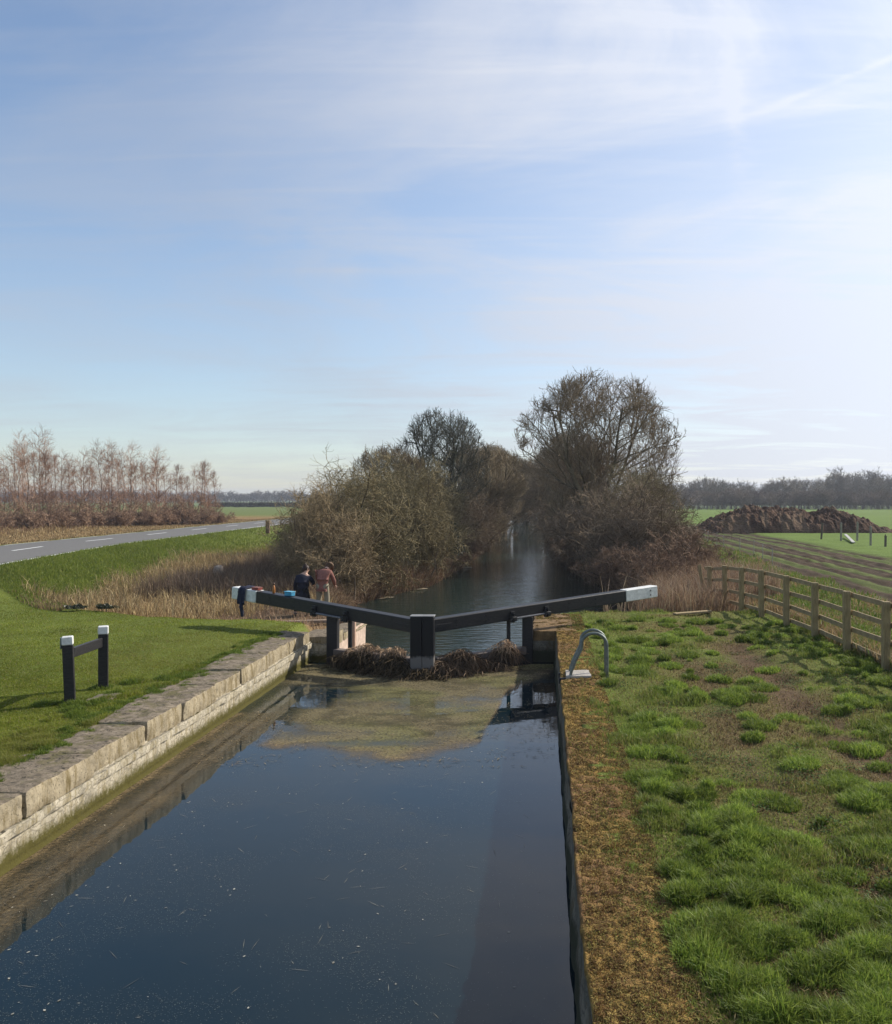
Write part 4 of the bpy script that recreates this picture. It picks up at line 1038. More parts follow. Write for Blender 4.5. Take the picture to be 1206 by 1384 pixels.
for i, (x, y, h, pxx) in enumerate(spots):
    k_ = (2 if i in (5, 6, 18, 19) else [0, 1, 3, 0, 1][i % 5])
    lb = f'{kinds[k_]} bare tree in the roadside plantation, {ordn(i)}'
    s = h / hs_[k_]
    if k_ not in used:
        used.add(k_); r = sp[k_]; r['label'] = lb; r.location = (x, y, gz(x, y)); r.rotation_euler = (0, 0, i * 1.3); r.scale = (s, s, s)
    else: cp(sp[k_], x, y, i * 1.3, s, lb)
# understorey thickets
us_ = put(bush(401, 2.6, 2.6, 'leftmost brown scrub thicket under the roadside plantation', ct=(.30, .205, .14), group='brown scrub along the plantation edge', n1=22, name='scrub_thicket', rmin=.016, dens=.6), *( (-30 - VPX) / F * 72, 72))
for i in range(1, 13):
    pxx = -30 + 27 * i; Yd = 72 + max(0, pxx) * .085
    cp(us_, (pxx - VPX) / F * Yd, Yd, i * 1.1, rs.uniform(.75, 1.05), f'brown scrub thicket under the roadside plantation, {ordn(i)}')

# far woods
def far_wood(name, placements, seed, col, label, rk=.16):
    rng = np.random.default_rng(seed); lst = []
    protos = []
    for j in range(5):
        H = 1.0; T, TR = [], []
        for i in range(3):
            a = 2.1 * i + rng.uniform(0, 1)
            q, r = poly([(0, 0, 0), (.05*np.cos(a), .05*np.sin(a), .35), (.16*np.cos(a), .16*np.sin(a), .8)], .02, .008, rng, 5, .02); T.append(q); TR.append(r)
        L0 = (np.array(T), np.array(TR)); L1 = grow(*L0, 9, .5, 48, rng, .2, 4, .18, .1, .6, .006, .5, .4)
        L2 = grow(*L1, 7, .22, 42, rng, .15, 3, .25, .06, .6, .005, .6, .3); L3 = grow(*L2, 5, .11, 42, rng, .15, 2, .25, .06, .8, .0045, .6, .2)
        Vs, Fs, o = [], [], 0
        for L_ in (L0, L1, L2, L3):
            V, Fc = tubes(*L_, 3); Vs.append(V); Fs.append(Fc + o); o += len(V)
        protos.append((np.concatenate(Vs), np.concatenate(Fs)))
    Vs, Fs, Cs, o = [], [], [], 0
    for (x, y, z, h, wd, tint) in placements:
        V, Fc = protos[rng.integers(0, 5)]; a = rng.uniform(0, 6.28); c, s = math.cos(a), math.sin(a)
        W = np.stack([(V[:, 0]*c - V[:, 1]*s) * h * wd + x, (V[:, 0]*s + V[:, 1]*c) * h * wd + y, V[:, 2] * h + z], 1)
        Vs.append(W); Fs.append(Fc + o); o += len(V); Cs.append(np.tile(np.array(col) * tint * rng.uniform(.8, 1.2), (len(V), 1)))
    ob = npobj(name, np.concatenate(Vs), np.concatenate(Fs), m_twig, colors=np.concatenate(Cs)); tag(ob, label, None, None, 'stuff'); return ob
rr_ = random.Random(9); pl = []
for i in range(95):
    pxx = 860 + 480 * i / 95 + rr_.uniform(-4, 4); Yd = rr_.uniform(330, 380)
    top = np.interp(pxx, [860, 905, 930, 950, 985, 1030, 1045, 1065, 1100, 1125, 1160, 1206, 1340], [652, 652, 656, 645, 650, 655, 650, 645, 650, 637, 640, 641, 640])
    h = (675 - top + rr_.uniform(-5, 3)) / F * Yd + 3.2
    pl.append(((pxx - VPX) / F * Yd, Yd, -.3, h * rr_.uniform(.78, .94), 1.1, 1.0))
far_wood('far_wood', pl, 61, (.22, .19, .15), 'hazy line of bare woodland across the right field')
pl = []
for i in range(130):
    pxx = 860 + 480 * i / 130 + rr_.uniform(-4, 4); Yd = rr_.uniform(290, 318); pl.append(((pxx - VPX) / F * Yd, Yd, -.8, rr_.uniform(4, 6.5), 1.5, 1.0))
far_wood('far_scrub', pl, 62, (.19, .145, .11), 'brown scrub line in front of the woodland across the right field')
pl = []
for i in range(150):
    pxx = -150 + 620 * i / 150; Yd = rr_.uniform(640, 760); top = 668 + rr_.uniform(-2.5, 3); pl.append(((pxx - VPX) / F * Yd, Yd, -.5, (675 - top) / F * Yd + 4, 1.6, .9))
far_wood('distant_wood', pl, 63, (.13, .11, .10), 'low bluish wood on the horizon left of the hedge')
pl = []
for i in range(60):
    pxx = 280 + 190 * i / 60; Yd = rr_.uniform(300, 330); pl.append(((pxx - VPX) / F * Yd, Yd, -.2, 1.9, 2.6, .5))
far_wood('field_hedge', pl, 64, (.09, .075, .055), 'thin dark hedge line across the far left field')

# ------------------------------------------------------------------ right field furniture
def heap():
    x0, x1, yc, hw = 15.2, 35.6, 91, 4.6
    nx, ny = 260, 110
    X = np.linspace(x0 - 1, x1 + 1, nx); Y = np.linspace(yc - hw, yc + hw, ny); XX, YY = np.meshgrid(X, Y, indexing='ij')
    prof = np.interp(XX + 1.6, [15.8, 17.2, 18.6, 20.5, 22, 24, 26, 28, 29.5, 31, 32.5, 34, 35.4, 37, 38.2], [0, .5, 1.3, 1.95, 2.35, 2.5, 2.4, 2.0, 2.0, 2.35, 1.9, 1.1, .5, 0, 0])
    v = np.clip(1 - ((YY - yc) / hw) ** 2, 0, 1) ** .75
    n = fbm(XX, YY, 1.6, 4, 55); n2 = fbm(XX * 1.0, YY * .6, .45, 4, 56)
    Z = prof * v * (.80 + .35 * n) + (n2 - .45) * 1.0 * np.sqrt(v * np.clip(prof, 0, 1)) - .3
    Z = np.where((v <= 0) | (prof <= 0), -.5, Z)
    ii = np.arange(nx * ny).reshape(nx, ny); Fc = np.stack([ii[:-1, :-1], ii[1:, :-1], ii[1:, 1:], ii[:-1, 1:]], -1).reshape(-1, 4)
    k = fbm(XX, YY, .5, 4, 57)[..., None]; k3 = sst(.5, .7, fbm(XX, YY * .4, .9, 3, 58))[..., None]
    C = np.array([.085, .048, .030]) * (.3 + 1.4 * k) * (1 - .6 * k3) + np.array([.20, .135, .085]) * .6 * k3
    V = np.stack([XX, YY, Z], -1).reshape(-1, 3)
    o = npobj('manure_heap', V, Fc, mat('manure', (1, 1, 1), .95, .4, 5, bump=.12, bscale=6, attr=True, spec=.1), None, C.reshape(-1, 3), False, loc=(27, yc, -.3))
    tag(o, 'long dark brown manure heap standing in the right field', 'manure heap')
heap()
m_stake = mat('grey_stake', (.3, .27, .22), .85, .3, 6); m_stake2 = mat('dark_stake', (.12, .1, .075), .85, .3, 6); m_wstk = mat('white_stake', (.40, .39, .35), .6, .1, 6)
GS = 'wooden stakes in front of the manure heap'
for i, (x, yb, yt, mm, lb) in enumerate(((1110, 729, 707, m_stake2, 'leftmost dark stake leaning before the manure heap'), (1137, 731, 707, m_stake, 'pale stake next to the dark leaning stake, before the heap'), (1159, 731, 706, m_stake, 'middle pale stake in front of the heap, above the white board'),
                                      (1177, 737, 712, m_stake, 'tallest thick stake near the right end of the heap'), (1197, 739, 724, m_stake2, 'short dark stake at the far right of the heap'))):
    X_, Y_ = px(x, yb, -.25); h = (yb - yt) / F * Y_
    s = MB().obar((X_, Y_, -.5), (X_ + (.12 if i == 0 else .02), Y_, -.25 + h), .13, .13, .015, up=(0, 1, 0)); s.tube([(X_, Y_, -.25 + h), (X_, Y_, -.25 + h + .1)], [.05, .01], 6)
    tag(s.build('stake', mm, None, loc=(X_, Y_, -.25)), lb, 'stake', GS)
X_, Y_ = px(1143, 727, -.25); X2, Y2 = px(1154, 735, -.25)
tag(MB().obar((X_, Y_, .05), (X2, Y2, -.15), .25, .06).build('board', m_wstk, None, loc=(X_, Y_, -.25)), 'pale board lying on grass in front of the manure heap', 'board')
GE = 'thin white electric fence stakes beside the muddy track'
es = [(928, 723), (941, 726), (953, 730), (957, 734), (969, 736), (978, 742), (1000, 746), (1019, 750), (1031, 757), (1044, 766)]
er = root('electric_fence', (*px(978, 742, -.25), -.25), 'row of thin white stakes with wire along the muddy track edge', 'fence')
tops = []
for i, (x, yb) in enumerate(es):
    X_, Y_ = px(x, yb, -.25); MB().tube([(X_, Y_, -.45), (X_ + .02, Y_, .65)], .018, 5).build('stake', m_wstk, er); tops.append((X_, Y_, .55))
MB().tube(tops, .006, 4).build('wire', m_wstk, er)
fr = root('post_fence', (90, 285, -.3), 'pale post and wire fence in front of the far woodland', 'fence')
wt = []
for i in range(64):
    x = 860 + 400 * i / 63; Yd = 282; X_ = (x - VPX) / F * Yd
    MB().obar((X_, Yd, -.5), (X_, Yd, 1.15), .22, .2, .02, up=(0, 1, 0)).build('post', m_stake, fr); wt.append((X_, Yd, .9))
MB().tube(wt, .02, 4).build('wire', m_stake, fr)
# roadside marker
X_, Y_ = px(362, 716, .6)
o = root('marker_post', (X_, Y_, .6), 'short brown wooden marker post at the road edge beside the hedge', 'post')
MB().obar((X_ + .0, Y_, .3), (X_, Y_, 1.25), .3, .2, .02, up=(0, 1, 0)).build('post', mat('brown_post', (.16, .10, .07), .85), o)
MB().obar((X_, Y_, 1.252), (X_, Y_, 1.36), .34, .24, .03, up=(0, 1, 0)).build('cap', mat('brown_cap', (.24, .17, .12), .85), o)
X_, Y_ = px(295, 790, -.3)
tag(MB().sphere((X_, Y_, .25), (.22, .2, .2), 14, .25, 3).build('stone', mat('pale_boulder', (.34, .28, .22), .9, .2, 6, bump=.02), None, True, loc=(X_, Y_, 0)), 'pale rounded lump of stone in the reeds near the beam tip', 'stone')

# ------------------------------------------------------------------ floating scum, painted wall reflection and flecks
def scum():
    nx, ny = 150, 150
    X = np.linspace(-5.3, .2, nx); Y = np.linspace(11.2, 20.0, ny); XX, YY = np.meshgrid(X, Y, indexing='ij')
    # water outline of the mat
    Yf = np.interp(XX, [-5.3, -4.9, -4.4, -3.6, -2.6, -1.7, -1.0, -.7, .2], [14.2, 14.0, 13.3, 12.75, 12.45, 12.3, 13.0, 17.0, 18.6])
    n = fbm(XX, YY, .8, 4, 95); d = (YY - Yf) + (n - .5) * 1.1
    inside = sst(-.1, .9, d)
    hole = np.exp(-(((XX + 4.35) / .6) ** 2 + ((YY - 16.9) / .8) ** 2)); d2 = fbm(XX, YY, .35, 3, 96)
    lane = sst(-4.7, -4.95, XX - .25 * np.sin(YY)) * sst(18.5, 16, YY) * .55
    a = np.clip(inside * (.25 + 1.15 * fbm(XX, YY * 1.5, .45, 4, 94) * (.5 + n)) - hole * 1.1 * sst(.3, .5, d2 + .2) - lane * .3, 0, .93)
    # keep within the V of the gate
    V_ = 18.6 + np.abs(XX + 2.55) * .62
    a = a * (1 - .62 * sst(-3.75, -4.35, XX + (n - .5) * .8) * sst(18.6, 17.0, YY))
    a = np.where(YY > V_ , 0, a)
    c = np.array([.165, .135, .068]) * (.55 + .8 * n[..., None]); gr_ = sst(.45, .65, fbm(XX, YY, 1.4, 3, 97))[..., None]
    c = c * (1 - gr_ * .6) + np.array([.15, .145, .045]) * gr_ * .6
    front = (np.exp(-((d - .35) / .4) ** 2) * .7)[..., None]; c = c * (1 - front) + np.array([.25, .17, .09]) * front
    ii = np.arange(nx * ny).reshape(nx, ny); Fc = np.stack([ii[:-1, :-1], ii[1:, :-1], ii[1:, 1:], ii[:-1, 1:]], -1).reshape(-1, 4)
    fm = a.ravel()[Fc].max(1) > .03; Fc = Fc[fm]
    m = bpy.data.materials.new('floating_weed'); nt, N, L = nodes(m); b = N['Principled BSDF']; b.inputs['Roughness'].default_value = .75; b.inputs['Specular IOR Level'].default_value = .2
    at = N.new('ShaderNodeAttribute'); at.attribute_name = 'Col'; aa = N.new('ShaderNodeAttribute'); aa.attribute_name = 'cover'
    geo = N.new('ShaderNodeNewGeometry'); nz = N.new('ShaderNodeTexNoise'); nz.inputs['Scale'].default_value = 22; nz.inputs['Detail'].default_value = 6; nz.inputs['Roughness'].default_value = .75
    L.new(geo.outputs['Position'], nz.inputs['Vector'])
    mm = N.new('ShaderNodeMapRange'); mm.inputs['From Min'].default_value = .3; mm.inputs['From Max'].default_value = .7; mm.inputs['To Min'].default_value = .35; mm.inputs['To Max'].default_value = 1.5; L.new(nz.outputs['Fac'], mm.inputs['Value'])
    mx = N.new('ShaderNodeMix'); mx.data_type = 'RGBA'; mx.blend_type = 'MULTIPLY'; mx.inputs['Factor'].default_value = 1; L.new(at.outputs['Color'], mx.inputs[6]); L.new(mm.outputs[0], mx.inputs[7]); L.new(mx.outputs[2], b.inputs['Base Color'])
    # threshold cover against noise
    sb = N.new('ShaderNodeMath'); sb.operation = 'ADD'; L.new(aa.outputs['Fac'], sb.inputs[0]); L.new(nz.outputs['Fac'], sb.inputs[1])
    r2 = N.new('ShaderNodeMapRange'); r2.inputs['From Min'].default_value = .62; r2.inputs['From Max'].default_value = 1.5; r2.inputs['To Max'].default_value = .84; L.new(sb.outputs[0], r2.inputs['Value']); L.new(r2.outputs[0], b.inputs['Alpha'])
    o = npobj('floating_weed', np.stack([XX, YY, np.full_like(XX, WN + .006)], -1).reshape(-1, 3), Fc, m, colors=c.reshape(-1, 3))
    at_ = o.data.attributes.new('cover', 'FLOAT', 'POINT'); at_.data.foreach_set('value', a.ravel().astype(np.float32))
    tag(o, 'olive brown raft of floating weed against the lock gates', None, None, 'stuff')
scum()
def film():  # wall's reflection painted as a brown silty film, as wide as the mirrored face
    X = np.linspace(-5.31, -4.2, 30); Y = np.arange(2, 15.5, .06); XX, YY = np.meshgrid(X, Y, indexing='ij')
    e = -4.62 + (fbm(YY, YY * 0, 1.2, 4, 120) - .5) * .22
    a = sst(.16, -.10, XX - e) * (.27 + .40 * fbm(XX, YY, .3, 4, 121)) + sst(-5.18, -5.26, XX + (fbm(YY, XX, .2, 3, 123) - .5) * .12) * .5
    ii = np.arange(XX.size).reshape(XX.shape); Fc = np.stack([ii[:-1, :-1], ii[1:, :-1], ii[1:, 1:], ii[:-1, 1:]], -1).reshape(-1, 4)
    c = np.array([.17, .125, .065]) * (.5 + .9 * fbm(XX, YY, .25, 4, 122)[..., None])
    o = npobj('wall_reflection_film', np.stack([XX, YY, np.full_like(XX, WN + .004)], -1).reshape(-1, 3), Fc, bpy.data.materials['floating_weed'], colors=c.reshape(-1, 3))
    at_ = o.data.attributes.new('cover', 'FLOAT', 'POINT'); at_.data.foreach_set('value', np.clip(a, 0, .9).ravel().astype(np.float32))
    tag(o, 'brown silty film painted on the water as reflection of the left lock wall', None, None, 'stuff')
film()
def flecks(name, X, Y, L, W, C, z, label):
    n = len(X); a = rg.uniform(0, np.pi, n); d = np.stack([np.cos(a), np.sin(a), np.zeros(n)], 1)*L[:, None]/2; w = np.stack([-np.sin(a), np.cos(a), np.zeros(n)], 1)*W[:, None]/2
    P = np.stack([X, Y, np.full(n, z) + rg.uniform(0, .002, n)], 1)
    V = np.stack([P - d, P + w * .8 - d * .2, P + d, P - w], 1).reshape(-1, 3)
    i = np.arange(n)[:, None]*4
    return tag(npobj(name, V, i + [0, 3, 2, 1], mat('fleck', (1, 1, 1), .8, .1, 3, attr=True), colors=np.repeat(C, 4, axis=0)), label, None, None, 'stuff')
N_ = 70000
X = rg.uniform(-5.2, .2, N_); Y = 3.5 + 10 * rg.uniform(0, 1, N_); dn = fbm(X, Y, .8, 3, 99); 
k_ = (rg.uniform(0, 1, N_) < sst(.35, .65, dn) * (1 - .85 * sst(-1.5, -.2, X))); X, Y = X[k_], Y[k_]; n = len(X)
big_ = rg.uniform(0, 1, n) < .008
L_ = np.where(big_, rg.uniform(.016, .04, n), rg.uniform(.005, .012, n)); W_ = np.where(big_, L_ * rg.uniform(.2, .7, n), L_ * .4)
C = np.where(big_[:, None], np.array([.38, .36, .30]), np.array([.16, .17, .14])) * rg.uniform(.4, 1.1, (n, 1))
flecks('floating_flecks', X, Y, L_, W_, C, WN + .003, 'pale seeds, leaf bits and dust floating on the dark lock water')
n = 160; X = rg.uniform(-5.0, -.2, n); Y = 3.8 + 8.5 * rg.uniform(0, 1, n)
flecks('floating_straws', X, Y, rg.uniform(.05, .22, n), np.full(n, .004), np.array([.28, .26, .2]) * rg.uniform(.3, 1.1, (n, 1)), WN + .004, 'thin pale straws floating on the lock water')
n = 5200; X = rg.uniform(-5.2, .15, n); Y = rg.uniform(12.3, 19.2, n); k_ = (Y < 18.5 + .6 * np.abs(X + 2.55)) & (fbm(X, Y, .5, 3, 98) > .42); X, Y = X[k_], Y[k_]; n = len(X)
flecks('floating_reed_bits', X, Y, rg.uniform(.03, .16, n), rg.uniform(.004, .012, n), np.array([[.05, .035, .02], [.22, .16, .08], [.12, .1, .04]])[rg.integers(0, 3, n)] * rg.uniform(.6, 1.3, (n, 1)), WN + .010, 'brown reed fragments scattered over the floating weed')
# low weed rafts at the left canal edge
for i, (x, y, w_, lb) in enumerate(((525, 808, 1.5, 'pale mud and weed spit at the left canal edge, nearest'), (575, 796, 1.2, 'weed spit at the left canal edge, second nearest'), (640, 767, .9, 'weed spit at the left canal edge, farthest'))):
    X_, Y_ = px(x, y, WF); X_ -= .55; w_ *= .5; a = np.linspace(0, 2*np.pi, 28)[:-1]; V = [(X_, Y_, WF + .03)]
    for t in a: V.append((X_ + w_ * (1.0 + .25 * math.sin(3*t + i)) * math.cos(t) * (.9), Y_ + .55 * (1 + .2 * math.sin(2*t)) * math.sin(t), WF + .006))
    Fs = np.array([[0, k + 1, (k + 1) % 27 + 1] for k in range(27)])
    tag(npobj('weed_spit', V, Fs, mat('pale_mud', (.20, .16, .105), .9, .35, 5, bump=.02), None, None, True, loc=(X_, Y_, WF)), lb, 'weed bank')

# ------------------------------------------------------------------ people
def skinmesh(name, J, E, m, parent, rootj, sub=2, flat=1.0):
    names = list(J); me = bpy.data.meshes.new(name)
    org = np.array(origin_of(parent)) if parent else np.zeros(3)
    me.from_pydata([tuple(np.array(J[n][:3]) ) for n in names], [(names.index(a), names.index(b)) for a, b in E], [])
    me.update(); me.materials.append(m)
    o = bpy.data.objects.new(name, me); COL.objects.link(o)
    if parent: o.parent = parent
    sk = o.modifiers.new('skin', 'SKIN'); sk.use_smooth_shade = True
    if not me.skin_vertices:
        me.skin_vertices.new()
    for i, n in enumerate(names):
        r = J[n][3]; ry = J[n][4] if len(J[n]) > 4 else r
        sv = me.skin_vertices[0].data[i]; sv.radius = (r, ry); sv.use_root = (n == rootj)
    sb = o.modifiers.new('sub', 'SUBSURF'); sb.levels = sub; sb.render_levels = sub
    return o
def person(loc, rz, pose, label, mats, hair_len, hat=False):
    r = root('person', loc, label, 'person', None, rz)
    P = pose
    body = dict(pel=(*P['pel'], .12), sp=(*P['sp'], .12), ch=(*P['ch'], .14), nk=(*P['nk'], .055), hd=(*P['hd'], .085), tp=(*P['tp'], .075))
    E = [('pel', 'sp'), ('sp', 'ch'), ('ch', 'nk'), ('nk', 'hd'), ('hd', 'tp')]
    for s in ('l', 'r'):
        body['sh'+s] = (*P['sh'+s], .06); body['el'+s] = (*P['el'+s], .042); body['wr'+s] = (*P['wr'+s], .028)
        w = np.array(P['wr'+s]); dd = w - np.array(P['el'+s]); dd = dd / np.linalg.norm(dd); sdv = np.cross(dd, [0, 1, 0]); sdv /= np.linalg.norm(sdv) + 1e-6
        body['pm'+s] = (*(w + dd*.07), .034)
        E += [('ch', 'sh'+s), ('sh'+s, 'el'+s), ('el'+s, 'wr'+s), ('wr'+s, 'pm'+s)]
        for k in range(4):
            o_ = sdv * (k - 1.5) * .019; ln = (.058, .07, .074, .06)[k]
            body[f'f{k}{s}'] = (*(w + dd*.10 + o_), .010); body[f'g{k}{s}'] = (*(w + dd*(.10 + ln*.55) + o_ + np.array([0, .012, 0])), .009); body[f'h{k}{s}'] = (*(w + dd*(.10 + ln) + o_ + np.array([0, .03, 0])), .007)
            E += [('pm'+s, f'f{k}{s}'), (f'f{k}{s}', f'g{k}{s}'), (f'g{k}{s}', f'h{k}{s}')]
        body['t0'+s] = (*(w + dd*.045 + sdv*.035 + np.array([0, .01, 0])), .011); body['t1'+s] = (*(w + dd*.08 + sdv*.05 + np.array([0, .03, 0])), .009)
        E += [('pm'+s, 't0'+s), ('t0'+s, 't1'+s)]
        body['hp'+s] = (*P['hp'+s], .085); body['kn'+s] = (*P['kn'+s], .058); body['an'+s] = (*P['an'+s], .038); body['to'+s] = (*P['to'+s], .035)
        E += [('pel', 'hp'+s), ('hp'+s, 'kn'+s), ('kn'+s, 'an'+s), ('an'+s, 'to'+s)]
    skinmesh('body', body, E, mats['skin'], r, 'pel')
    tops = {k: (*v[:3], v[3] + g) for k, v, g in [(k, body[k], g) for k, g in (('sp', .035), ('ch', .03), ('shl', .02), ('shr', .02), ('ell', .022), ('elr', .022), ('wrl', .018), ('wrr', .018))]}
    tops['pel'] = (*P['pel'], .155); tops['hem'] = (*(np.array(P['pel']) + np.array([0, 0, -.10 if not mats.get('long') else -.28])), .165)
    tops['nk0'] = (*(np.array(P['nk'])*.85 + np.array(P['ch'])*.15), .082)
    skinmesh('coat' if mats.get('long') else 'shirt', tops, [('hem', 'pel'), ('pel', 'sp'), ('sp', 'ch'), ('ch', 'nk0'), ('ch', 'shl'), ('ch', 'shr'), ('shl', 'ell'), ('shr', 'elr'), ('ell', 'wrl'), ('elr', 'wrr')], mats['top'], r, 'pel')
    tr = dict(pel=(*P['pel'], .125)); ET = []
    for s in ('l', 'r'):
        tr['hp'+s] = (*P['hp'+s], .098); tr['kn'+s] = (*P['kn'+s], .085); tr['an'+s] = (*(np.array(P['an'+s]) + np.array([0, 0, .03])), .068); ET += [('pel', 'hp'+s), ('hp'+s, 'kn'+s), ('kn'+s, 'an'+s)]
        a = np.array(P['an'+s]); t = np.array(P['to'+s]); b = MB(); b.tube([a + [0, -.05, -.035], a + [0, 0, -.02], (a+t)/2 + [0, 0, -.01], t + [0, .03, 0]], [.035, .055, .05, .025], 10)
        npobj('shoe', np.concatenate(b.V) + np.array(loc), [np.array(b.F[k]) for k in (3, 4) if b.F[k]], mats['shoe'], r, None, True)
    skinmesh('trousers', tr, ET, mats['leg'], r, 'pel')
    hd = np.array(P['hd']); tp = np.array(P['tp']); c = (hd*.45 + tp*.55)
    f = np.array(P['face']); f = f / np.linalg.norm(f); up_ = (tp - hd) / np.linalg.norm(tp - hd); sd_ = np.cross(f, up_)
    hb = MB().sphere(tuple(c - f*.022 + up_*.015), (.103, .108, .108), 14, .12, 2)
    if hair_len: hb.sphere(tuple(c - f*.06 - up_*hair_len), (.07, .06, .09), 10, .2, 4); hb.sphere(tuple(c - f*.05 + up_*.11), .042, 8, .2)
    ho = npobj('hair', np.concatenate(hb.V) + np.array(loc), [np.array(hb.F[4])], mats['hair'], r, None, True)
    fb = MB(); fb.sphere(tuple(c + f*.092 - up_*.02), (.014, .014, .02), 6)
    for sg in (-1, 1): fb.sphere(tuple(c + sd_*.088*sg - up_*.02), (.012, .02, .028), 8)
    npobj('nose_and_ears', np.concatenate(fb.V) + np.array(loc), [np.array(fb.F[4])], mats['skin'], r, None, True)
    eb = MB()
    for sg in (-1, 1): eb.sphere(tuple(c + f*.078 + sd_*.03*sg + up_*.012), .010, 6)
    npobj('eyes', np.concatenate(eb.V) + np.array(loc), [np.array(eb.F[4])], mat('eye', (.05, .04, .03), .2), r, None, True)
    mbm = MB().sphere(tuple(c + f*.075 - up_*.055), (.022, .012, .007), 8); npobj('mouth', np.concatenate(mbm.V) + np.array(loc), [np.array(mbm.F[4])], mat('lips', (.35, .12, .1), .5), r, None, True)
    if hat:
        hm = MB(); hm.tube([c + up_*.03, c + up_*.035, c + up_*.05], [.165, .165, .11], 18); hm.tube([c + up_*.045, c + up_*.10, c + up_*.135, c + up_*.14], [.112, .108, .09, .03], 16)
        npobj('hat', np.concatenate(hm.V) + np.array(loc), [np.array(hm.F[k]) for k in (3, 4) if hm.F[k]], mats['hat'], r, None, True)
    return r
m_skin = mat('skin', (.55, .34, .25), .55, .08, 10)
def chk():
    m = mat('red_check_cloth', (.30, .13, .095), .9, .3, 22, bump=.006, col2=(.16, .07, .06)); return m
# local frame: +Y away from the camera, person seen from behind
pose1 = dict(pel=(0, 0, .80), sp=(.0, .05, .93), ch=(.01, .12, 1.08), nk=(.03, .18, 1.24), hd=(.05, .21, 1.31), tp=(.065, .25, 1.42),
             shl=(-.17, .12, 1.14), ell=(-.25, .15, .90), wrl=(-.30, .28, .72), shr=(.19, .13, 1.13), elr=(.27, .24, .96), wrr=(.20, .44, .90),
             hpl=(-.10, 0, .76), knl=(-.16, .10, .44), anl=(-.20, -.02, .08), tol=(-.22, .14, .04), hpr=(.10, 0, .76), knr=(.14, .14, .44), anr=(.16, .06, .08), tor=(.18, .22, .04), face=(.75, .62, -.25))
pose2 = dict(pel=(0, 0, .88), sp=(-.01, .04, 1.02), ch=(-.02, .13, 1.20), nk=(.02, .25, 1.35), hd=(.05, .32, 1.38), tp=(.08, .41, 1.44),
             shl=(-.20, .14, 1.27), ell=(-.24, .26, 1.04), wrl=(-.14, .44, .95), shr=(.19, .14, 1.27), elr=(.27, .22, 1.02), wrr=(.24, .42, .86),
             hpl=(-.10, 0, .84), knl=(-.13, .05, .46), anl=(-.14, -.02, .08), tol=(-.16, .14, .04), hpr=(.10, 0, .84), knr=(.12, .04, .46), anr=(.13, -.02, .08), tor=(.15, .14, .04), face=(.2, .7, -.6))
person((-7.18, 26.5, -.45), R(0), pose1, 'person in dark navy coat and dark trousers stooping behind the left beam', dict(skin=m_skin, top=mat('navy_coat', (.012, .014, .028), .85, .3, 12), leg=mat('black_trousers', (.012, .012, .014), .9), shoe=mat('black_shoe', (.02, .02, .02), .5), hair=mat('dark_hair', (.035, .018, .012), .6), long=True), .04)
person((-6.60, 26.6, -.45), R(-4), pose2, 'person in red checked shirt and beige trousers bending behind the left beam', dict(skin=m_skin, top=chk(), leg=mat('beige_trousers', (.25, .22, .155), .9, .15, 8), shoe=mat('brown_shoe', (.07, .045, .03), .6), hair=mat('brown_hair', (.08, .045, .025), .7), hat=mat('tan_hat', (.16, .10, .06), .85)), 0, True)

# ------------------------------------------------------------------ haze
hz = bpy.data.materials.new('air'); nt, N, L = nodes(hz); N.remove(N['Principled BSDF'])
pv = N.new('ShaderNodeVolumePrincipled'); pv.inputs['Color'].default_value = (.80, .87, 1, 1); pv.inputs['Density'].default_value = .00032; pv.inputs['Anisotropy'].default_value = .1
L.new(pv.outputs[0], N['Material Output'].inputs['Volume'])
a, b, c0, c1, e0, e1 = -1900, 1900, -700, 1900, -4, 16
V = [(x, y, z) for x in (a, b) for y in (c0, c1) for z in (e0, e1)]
hb = npobj('haze', V, np.array([[0, 1, 3, 2], [4, 6, 7, 5], [0, 4, 5, 1], [2, 3, 7, 6], [0, 2, 6, 4], [1, 5, 7, 3]]), hz); tag(hb, kind='stuff')

# ------------------------------------------------------------------ sky, sun, camera
wd = bpy.data.worlds.new('World'); scn.world = wd; wd.use_nodes = True
nt = wd.node_tree; N = nt.nodes; L = nt.links; bg = N['Background']
sky = N.new('ShaderNodeTexSky'); sky.sky_type = 'NISHITA'; sky.sun_disc = False; sky.sun_elevation = SUN_EL; sky.sun_rotation = SUN_AZ
sky.air_density = 1.0; sky.dust_density = .6; sky.ozone_density = 2.6
tc = N.new('ShaderNodeTexCoord')
def vm(op, a, b=None, out=0):
    x = N.new('ShaderNodeVectorMath'); x.operation = op
    for i, v in enumerate((a, b)):
        if v is None: continue
        if isinstance(v, (tuple, Vector)): x.inputs[i].default_value = tuple(v)
        else: L.new(v, x.inputs[i])
    return x.outputs['Value'] if op == 'DOT_PRODUCT' else x.outputs[0]
def mt(op, a, b=None, c=None):
    x = N.new('ShaderNodeMath'); x.operation = op
    for i, v in enumerate((a, b, c)):
        if v is None: continue
        if isinstance(v, (int, float)): x.inputs[i].default_value = v
        else: L.new(v, x.inputs[i])
    return x.outputs[0]
def mr_(v, a, b, c=0, d=1, sm=True):
    x = N.new('ShaderNodeMapRange'); x.interpolation_type = 'SMOOTHSTEP' if sm else 'LINEAR'
    for i, s in enumerate((a, b, c, d)): x.inputs[i + 1].default_value = s
    L.new(v, x.inputs[0]); return x.outputs[0]
dirv = vm('NORMALIZE', tc.outputs['Generated'])
sp_ = N.new('ShaderNodeSeparateXYZ'); L.new(dirv, sp_.inputs[0])
zc = mt('MAXIMUM', sp_.outputs['Z'], .0)
den = mt('ADD', zc, .10)
cx = mt('DIVIDE', sp_.outputs['X'], den); cy = mt('DIVIDE', sp_.outputs['Y'], den)
